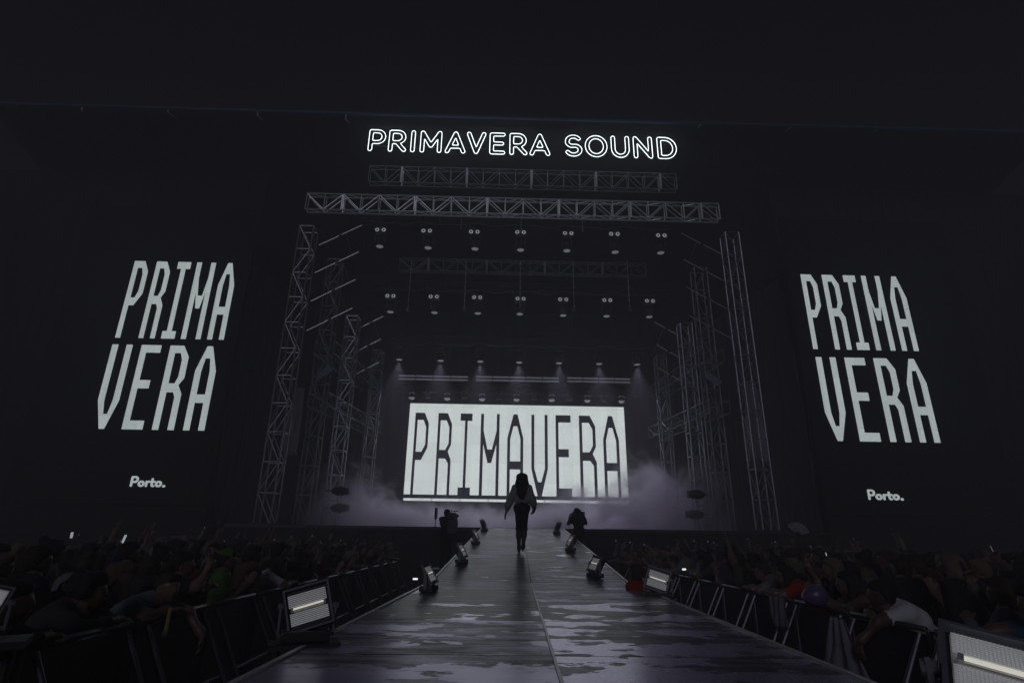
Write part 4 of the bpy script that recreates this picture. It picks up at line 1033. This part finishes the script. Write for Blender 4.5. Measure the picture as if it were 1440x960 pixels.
# ------------------------------------------------------------------ the performer on the ramp
def performer():
    p = at(733.5, 774.5, 13.3); Y = 13.3; base = Vector((p.x, Y, cw_z(Y)+.006))
    o_pose = dict(pelvis=(0, 0, .93), chest=(.0, .0, 1.25), neck=(.0, .0, 1.44), head=(-.005, .02, 1.565), sh_l=(-.165, 0, 1.375), sh_r=(.165, 0, 1.375),
        el_l=(-.265, -.04, 1.09), wr_l=(-.345, .0, .84), el_r=(.235, -.08, 1.12), wr_r=(.255, .08, .93), kn_l=(-.070, .09, .50), an_l=(-.058, .14, .095), kn_r=(.062, .03, .49), an_r=(.030, -.20, .135))
    j = {k: V3(*v) for k, v in o_pose.items()}; ax = V3(1, 0, 0)
    C = Caps(.018)
    C.add(j['pelvis']-ax*.085, j['pelvis']+ax*.085, .100, .100, 2).add((0, .005, 1.06), (0, .0, 1.12), .092, .095, 2).add(V3(-.05, -.05, .90), V3(.05, -.05, .90), .075, .075, 2)
    C.add(j['chest']-ax*.07, j['chest']+ax*.07, .100, .100, 1).add(j['sh_l'], j['sh_r'], .055, .055, 1).add((0, 0, 1.38), j['neck'], .06, .048, 0).add(j['neck'], (0, .01, 1.50), .046, .046, 0)
    for a, sg in (('l', -1), ('r', 1)):
        C.add(j['sh_'+a], j['el_'+a], .05, .038, 1).add(j['el_'+a], j['wr_'+a], .036, .025, 0)
        hp = j['pelvis']+ax*sg*.075; C.add(hp, j['kn_'+a], .088, .058, 2); kn, an = j['kn_'+a], j['an_'+a]
        cf = kn+(an-kn)*.35+V3(0, -.02, 0); C.add(kn, cf, .055, .056, 3).add(cf, an, .054, .036, 3)
        C.add(an+V3(0, -.02, -.01), an+V3(0, .10, -.060 if a == 'l' else -.055), .036, .030, 3).add(an+V3(0, -.045, -.02), (an[0], an[1]-.05, an[2]-.085), .024, .012, 3)
    parts = [pack(C, .014)]; H, P = head_caps(j['head'], (0, 1, .0), (0, 0, 1)); parts.append(pack(H, .011))
    parts.append(pack(hand_caps(j['wr_l'], j['wr_l']-j['el_l'], (.9, .2, 0), -1, .3), .0075)); parts.append(pack(hand_caps(j['wr_r'], (.0, .35, -.9), (-.9, .2, 0), 1, .65), .0075))
    me = obj_mesh('person', parts, 6)
    o = bpy.data.objects.new('person', me); COL.objects.link(o); o.location = base; o.rotation_euler = (0, 0, R(-3)); o.scale = (1.03,)*3
    for m in (SKINS[1], TOPS['charcoal'], LEGS[1], M_SHOE, M_EYE, M_LIP): me.materials.append(m)
    tag(o, 'long haired woman in a pale cropped jacket and dark trousers walking up the ramp', 'person')
    # cropped jacket with wide sleeves
    J = Caps(.022)
    J.add((-.075, -.01, 1.26), (.075, -.01, 1.26), .105, .105, 0).add((-.075, -.01, 1.10), (.075, -.01, 1.10), .090, .090, 0).add(j['sh_l']+V3(.02, 0, -.01), j['sh_r']-V3(.02, 0, .01), .062, .062, 0).add((-.05, 0, 1.40), (.05, 0, 1.40), .07, .07, 0)
    for a, sg in (('l', -1), ('r', 1)):
        w_ = j['wr_'+a]+(j['el_'+a]-j['wr_'+a])*.18; m_ = j['el_'+a]+(w_-j['el_'+a])*.55+V3(sg*.012, -.02, 0)
        J.add(j['sh_'+a], j['el_'+a], .060, .068, 0).add(j['el_'+a], m_, .068, .066, 0).add(m_, w_, .064, .040, 0)
    m = obj_mesh('jacket', [pack(J, .013)], 1)
    jm = mat('pale_jacket', (.27, .29, .31), .85, var=.18, scale=11, spec=.2, bump=.4); link('jacket', m, jm, o)
    Hc = hair_caps(P, 'short'); 
    r_ = np.random.default_rng(11)
    for i in range(13):
        t = (i-6)/6; x = t*.088; z1 = 1.17+.11*abs(t)+r_.uniform(-.05, .03)
        Hc.add((x*.95, -.075+.04*t*t, 1.62), (x*1.2, -.095+.05*t*t, 1.46), .034, .034, 0); Hc.add((x*1.2, -.095+.05*t*t, 1.46), (x*.98+r_.uniform(-.02, .02), -.135+.045*t*t, z1-.03), .036, .016, 0)
    for i in (-1, 1):
        Hc.add((i*.085, -.01, 1.60), (i*.10, -.02, 1.44), .030, .030, 0); Hc.add((i*.10, -.02, 1.44), (i*.09, -.07, 1.28), .034, .018, 0)
    me = obj_mesh('hair', [pack(Hc, .012)], 1); link('hair', me, HAIRS[0], o)
    # clutch bag in the right hand
    q = MB().box((0, 0, 0), (.05, .20, .15)); q.bevel(.015); b = q.build('clutch_bag', M_PLASTIC)
    b.location = base+Vector((.285, .05, .93)); b.rotation_euler = (R(12), R(24), R(-10)); tag(b, 'small dark clutch bag in the right hand of the walking woman', 'bag')
    return o
performer()

# ------------------------------------------------------------------ camera operators on risers beside the ramp
def operator(px_, py_, Y, mirror, label, rlab, clab):
    p = at(px_, py_, Y); top = p.z; feet = top-1.66*1.02
    pose = std(el_r=(.30, .06, 1.26), wr_r=(.20, .26, 1.42), el_l=(-.25, .20, 1.24), wr_l=(-.10, .33, 1.47), curl={'l': .6, 'r': .6}, head=(-.02, .06, 1.575), fw=(.1, 1, 0))
    nm = 'operator'+str(mirror); POSES[nm] = pose
    rz = R(24) if mirror else R(-20)
    o = person((p.x, Y, feet), rz, nm, 'short', 'black', 1, 1, 0, 'short', label, None, 1.0)
    r_ = empty('camera_riser', (p.x, Y, 0), 0, rlab, 'platform')
    MB().box((0, 0, feet-.035), (1.1, 1.1, .06)).build('platform_top', M_BLACK, r_)
    for i in (-1, 1):
        for j in (-1, 1): MB().tube((i*.5, j*.5, 0), (i*.5, j*.5, feet-.06), .024, 8).build('leg', M_BLACK, r_)
    MB().box((0, -.56, feet*.5-.03), (1.1, .01, feet-.07)).build('skirt', M_SKIRT, r_)
    c = empty('video_camera', Vector((p.x, Y, feet))+Matrix.Rotation(rz, 3, 'Z') @ Vector((.12, .14, 1.52)), rz, clab, 'camera')
    b = MB().box((0, 0, 0), (.12, .34, .17)); b.bevel(.015); b.build('body', M_PLASTIC, c)
    MB().lathe([(.05, 0), (.055, .04), (.05, .10), (.062, .14), (.062, .20)], Matrix.Translation((0, .16, 0)) @ Matrix.Rotation(R(-90), 4, 'X'), 16).build('lens', M_PLASTIC, c)
    MB().box((-.12, .08, .05), (.10, .10, .07)).build('viewfinder', M_PLASTIC, c); MB().path([(0, -.10, .08), (0, -.08, .135), (0, .12, .135), (0, .14, .08)], .014, 6).build('handle', M_PLASTIC, c)
    MB().tube((.03, .10, .14), (.03, .34, .15), .016, 8).build('microphone', M_PLASTIC, c); MB().box((0, -.21, 0), (.10, .08, .14)).build('battery', M_PLASTIC, c)
    return o, feet
oR, fR = operator(813, 714.5, 18.2, True, 'camera operator in black filming from the right side of the ramp', 'black riser under the right camera operator', 'shoulder camera held by the operator right of the ramp')
oL, fL = operator(629, 716, 18.2, False, 'camera operator in black standing on the left side of the ramp', 'black riser under the left camera operator', 'shoulder camera held by the operator left of the ramp')
b = MB().box((0, 0, 0), (.30, .16, .42)); b.bevel(.05, 3); o = b.build('backpack', M_PLASTIC); o.location = oL.location+Vector((.20, -.14, 1.18)); tag(o, 'black backpack worn by the left camera operator', 'bag')
p = at(613.5, 716, 18.4); o = empty('antenna_pole', (p.x, 18.4, 0), 0, 'thin upright antenna pole beside the left camera operator', 'pole')
MB().tube((0, 0, 0), (0, 0, p.z), .014, 8).build('mast', M_BLACK, o); MB().box((0, 0, p.z-.12), (.09, .06, .34)).bevel(.01).build('antenna', M_PLASTIC, o); MB().lathe([(.2, 0), (.2, .012), (.03, .03)], n=16).build('foot', M_BLACK, o)

# ------------------------------------------------------------------ the crowd
def face_to(x, y, ty=13.5, tx=.6): return math.atan2(-(tx-x), ty-y)
def P_(px_, Y, X): return Vector((X, Y, 0))
def place(px_, Y, **k): pass
def hold(o, side, lit, label, group):
    pose = [k_ for k_ in BODY if BODY[k_] is o.data][0][0]; w = Vector(POSES[pose]['wr_'+side]); w.z += .13; w.y += .035
    q = o.matrix_basis @ w; ph = phone(q, o.rotation_euler.z, label, lit, group, R(-12)); return ph
near = []
def N(x, y, rz, *a, **k):
    o = person((x, y, 0), rz, *a, **k); near.append((x, y)); return o
RL = lambda y, e=0: R(-90+e)         # left crowd looks to +X
RRt = lambda y, e=0: R(90-e)
bl = lambda y: BL+CW_A*(y-4)*.3; br = lambda y: BR+CW_A*(y-4)*.3
# left front row
N(bl(4.0)-.34, 3.98, R(-60), 'lean', 'long', 'black', 1, 0, 0, 'short', 'person in a black jacket leaning on the nearest left barrier')
N(bl(4.8)-.42, 4.85, R(-75), 'lean', 'long', 'charcoal', 1, 1, 0, 'curly', 'curly haired person in charcoal leaning on the left barrier')
N(bl(5.7)-.32, 5.62, R(-88), 'hang', 'short', 'slate', 0, 0, 1, 'short', 'person in a grey blue shirt letting one bare arm hang over the left barrier')
N(bl(6.4)-.34, 6.32, R(-62), 'phone_up', 'short', 'black', 0, 1, 0, 'short', 'person in a black printed T-shirt holding one hand up beside the left barrier')
g_ = N(bl(7.4)-.36, 7.35, R(-62), 'clap', 'short', 'green', 1, 0, 0, 'cap', 'person in a green top and green cap at the left barrier', cap='green')
N(bl(8.6)-.36, 8.6, R(-55), 'lean', 'short', 'white', 0, 0, 1, 'bob', 'person in a white top leaning on the left barrier behind the slatted strobe')
# right front row
N(br(4.4)+.38, 4.30, R(72), 'reach', 'short', 'blue', 1, 0, 0, 'curly', 'person in a blue top reaching a hand over the near right barrier')
N(br(5.9)+.30, 5.85, R(84), 'hang', 'short', 'white', 2, 1, 0, 'short', 'person in a white shirt bent low over the right barrier')
N(br(6.7)+.40, 6.62, R(70), 'lean', 'none', 'maroon', 1, 0, 0, 'long', 'person in a dark red sleeveless top with forearms on the right barrier')
N(br(7.4)+.45, 7.3, R(66), 'phone_up', 'short', 'charcoal', 0, 1, 2, 'bob', 'fair haired person in charcoal behind the purple balloon')
N(br(8.1)+.36, 8.0, R(60), 'lean', 'short', 'red', 0, 0, 0, 'long', 'person in a bright red top at the right barrier')
N(br(8.8)+.38, 8.75, R(60), 'lean', 'short', 'grey', 0, 0, 1, 'short', 'person in a grey top between the red top and the green cloth')
N(br(10)+.38, 10.1, R(55), 'both_up', 'short', 'olive', 1, 0, 0, 'bob', 'person in an olive top with both hands raised behind the right barrier')
# someone in red in the right pit
ps = at(896, 772, 8.3); o = person((ps.x, 8.3, -.14), R(35), 'stand', 'short', 'red', 1, 1, 1, 'bob', 'person in a red shirt standing in the right pit beside a strobe', None, .92)
o.location.z = 0.0
# rows behind
random.seed(21); names = ['phone_up', 'stand', 'stand', 'clap', 'stand', 'clap', 'stand', 'phone_up', 'phone_up', 'stand', 'phone_high', 'stand', 'stand', 'both_up']; nP = 0; tops = ['black', 'black', 'charcoal', 'navy', 'grey', 'olive', 'maroon', 'brown', 'slate', 'black']
for side in (-1, 1):
    nm = 'left' if side < 0 else 'right'; grp = f'crowd {nm} of the catwalk'
    for r in range(11):
        y = 2.5+.35*(r % 2); bx = bl(6) if side < 0 else br(6)
        while y < 19.5:
            x = bx+side*(.42+r*.62+random.uniform(-.1, .14)); yy = y+random.uniform(-.14, .14); y += random.uniform(.62, .92)+.05*r
            if abs(x)-.25 > .90*yy+.5: continue
            if r > 5 and random.random() < .25: continue
            if r == 0 and yy < 9.4 and any(abs(yy-q[1]) < .52 and (q[0] < 0) == (side < 0) for q in near): continue
            pz = random.choice(names) if r else random.choice(['lean', 'lean', 'clap', 'stand', 'phone_up', 'reach'])
            if r and pz in ('lean',): pz = 'stand'
            if (yy < 8.5 or r < 3) and pz in ('both_up', 'phone_high'): pz = 'clap'
            tp = random.choice(tops); st_ = random.choice(['short', 'short', 'long', 'bob', 'bun', 'curly'])
            rz = face_to(x, yy, 15)+random.uniform(-.3, .3)
            lab = f'dim concertgoer standing in the dark crowd {nm} of the catwalk'
            o = person((x, yy, 0), rz, pz, random.choice(['short', 'short', 'long', 'none'] if pz == 'stand' else ['short', 'long'] if pz in ('clap', 'phone_up') else ['short']), tp, random.choice([0, 0, 1, 1, 2]), random.choice([0, 1, 2]), random.choice([0, 0, 0, 1, 1, 1, 2]), st_, lab, grp, random.uniform(.94, 1.05)); nP += 1
            if pz in ('phone_up', 'phone_high') and random.random() < .75:
                hold(o, 'r', random.random() < .14, f'small phone held up in the dark crowd {nm} of the catwalk', f'phones in the {nm} crowd')
# things held up in or hung by the crowd
p = at(101, 752, 15.0); phone(p, R(0), 'brightest lit phone, held highest over the far left crowd', True, 'phones in the left crowd')
p = at(1147, 837, 6.6); o = empty('balloon', p, 0, 'purple balloon floating over the right barrier', 'balloon'); o.location = p; o.scale = (.8, .8, .8)
MB().lathe([(.002, -.205), (.012, -.195), (.06, -.165), (.12, -.09), (.15, 0), (.135, .08), (.09, .13), (.03, .155), (.002, .158)], Matrix.Rotation(R(78), 4, 'Y'), 28).build('skin', mat('purple_rubber', (.12, .085, .20), .34, var=.05), o, smooth=True)
MB().lathe([(.004, -.21), (.016, -.225), (.004, -.224)], Matrix.Rotation(R(78), 4, 'Y'), 12).build('knot', mat('purple_knot', (.14, .08, .26), .3, var=.05), o)
MB().path([(-.21, 0, -.05), (-.25, .03, -.2), (-.27, .1, -.45)], .0025, 5).build('string', M_ALU, o)
p = at(1122, 753, 11.0); o = empty('hand_fan', p, 0, 'pale pleated hand fan held up before the right towers', 'fan'); q = MB(); A_ = [R(15+120*i/16) for i in range(17)]; V0 = []
for i, a in enumerate(A_):
    z = .008*(i % 2); V0.append((q.bm.verts.new((.07*math.cos(a), z, .07*math.sin(a))), q.bm.verts.new((.24*math.cos(a), z, .24*math.sin(a)))))
for A, B in zip(V0, V0[1:]): q.bm.faces.new((A[0], B[0], B[1], A[1]))
e_ = bmesh.ops.extrude_face_region(q.bm, geom=list(q.bm.faces)); bmesh.ops.translate(q.bm, verts=[v for v in e_['geom'] if isinstance(v, bmesh.types.BMVert)], vec=(0, .003, 0))
q.build('leaf', mat('fan_paper', (.36, .36, .42), .8, var=.15), o); q = MB()
for a in A_[::2]: q.tube((0, -.004, 0), (.235*math.cos(a), -.004, .235*math.sin(a)), .004, 5)
q.build('ribs', M_BLACK, o)
def cloth(px_, y0, y1, Y, w, m, label, name='cloth_banner', flare=.4, bend=0):
    a = at(px_, y0, Y); b = at(px_, y1, Y); h = a.z-b.z; o = empty(name, (a.x, Y, b.z), R(110 if px_ > 700 else -110), label, 'cloth'); q = MB(); rows = []
    for v in range(11):
        f = v/10; ww = w*(1-flare*f); rows.append([q.bm.verts.new(((i/14-.5)*ww+bend*f*f, .02*math.sin(i*1.3+f*3)+.012*math.sin(i*2.9), h*f)) for i in range(15)])
    for A, B in zip(rows, rows[1:]):
        for i in range(14): q.bm.faces.new((A[i], A[i+1], B[i+1], B[i]))
    e_ = bmesh.ops.extrude_face_region(q.bm, geom=list(q.bm.faces)); bmesh.ops.translate(q.bm, verts=[v for v in e_['geom'] if isinstance(v, bmesh.types.BMVert)], vec=(0, .005, 0))
    q.build('fabric', m, o, smooth=True); MB().tube((-w*(1-flare)/2, .0, h), (w*(1-flare)/2, 0, h), .008, 6).build('hem_cord', M_BLACK, o); return o
cloth(1178, 868, 958, 6.0, .55, mat('white_cloth', (.26, .27, .32), .9, var=.25, scale=5, spec=.1), 'white cloth hanging down the pit side of the right barrier', flare=.75)
cloth(1071, 795, 834, 9.6, .42, mat('green_cloth', (.07, .15, .02), .9, var=.25, scale=5, spec=.1), 'green flag of cloth hanging over the right crowd', flare=-.6)
cloth(1093, 838, 882, 7.5, .26, mat('pale_cloth', (.20, .21, .26), .9, var=.25, scale=5, spec=.1), 'narrow pale scarf hanging on the right barrier beside the red top', flare=.1)
p = at(236, 873, 5.35); o = empty('lanyard', p, R(-70), 'yellow strap hanging under the grey blue shirt on the left barrier', 'strap')
MB().path([(-.03, 0, .10), (-.045, .0, -.06), (0, 0, -.12), (.045, 0, -.06), (.03, 0, .10)], .009, 6).build('strap', mat('yellow_strap', (.42, .40, .06), .6, var=.15), o); MB().ball((0, -.012, -.10), .03, (1, .4, 1), 12).build('badge', M_GREY, o)
#@@HAZE
"""thin haze added round everything to lift the black level"""
hz = MB().box((0, 17.0, 9.6), (58, 48, 22.6)).build('haze', None); tag(hz, kind='stuff'); hz.display_type = 'WIRE'
m = bpy.data.materials.new('air'); m.use_nodes = True; nt = m.node_tree; nt.nodes.remove(nt.nodes['Principled BSDF']); v = nt.nodes.new('ShaderNodeVolumePrincipled'); nt.links.new(v.outputs[0], nt.nodes['Material Output'].inputs['Volume'])
v.inputs['Color'].default_value = (.93, .93, 1, 1); v.inputs['Density'].default_value = HAZE_D; v.inputs['Anisotropy'].default_value = 0.0
hz.data.materials.append(m)
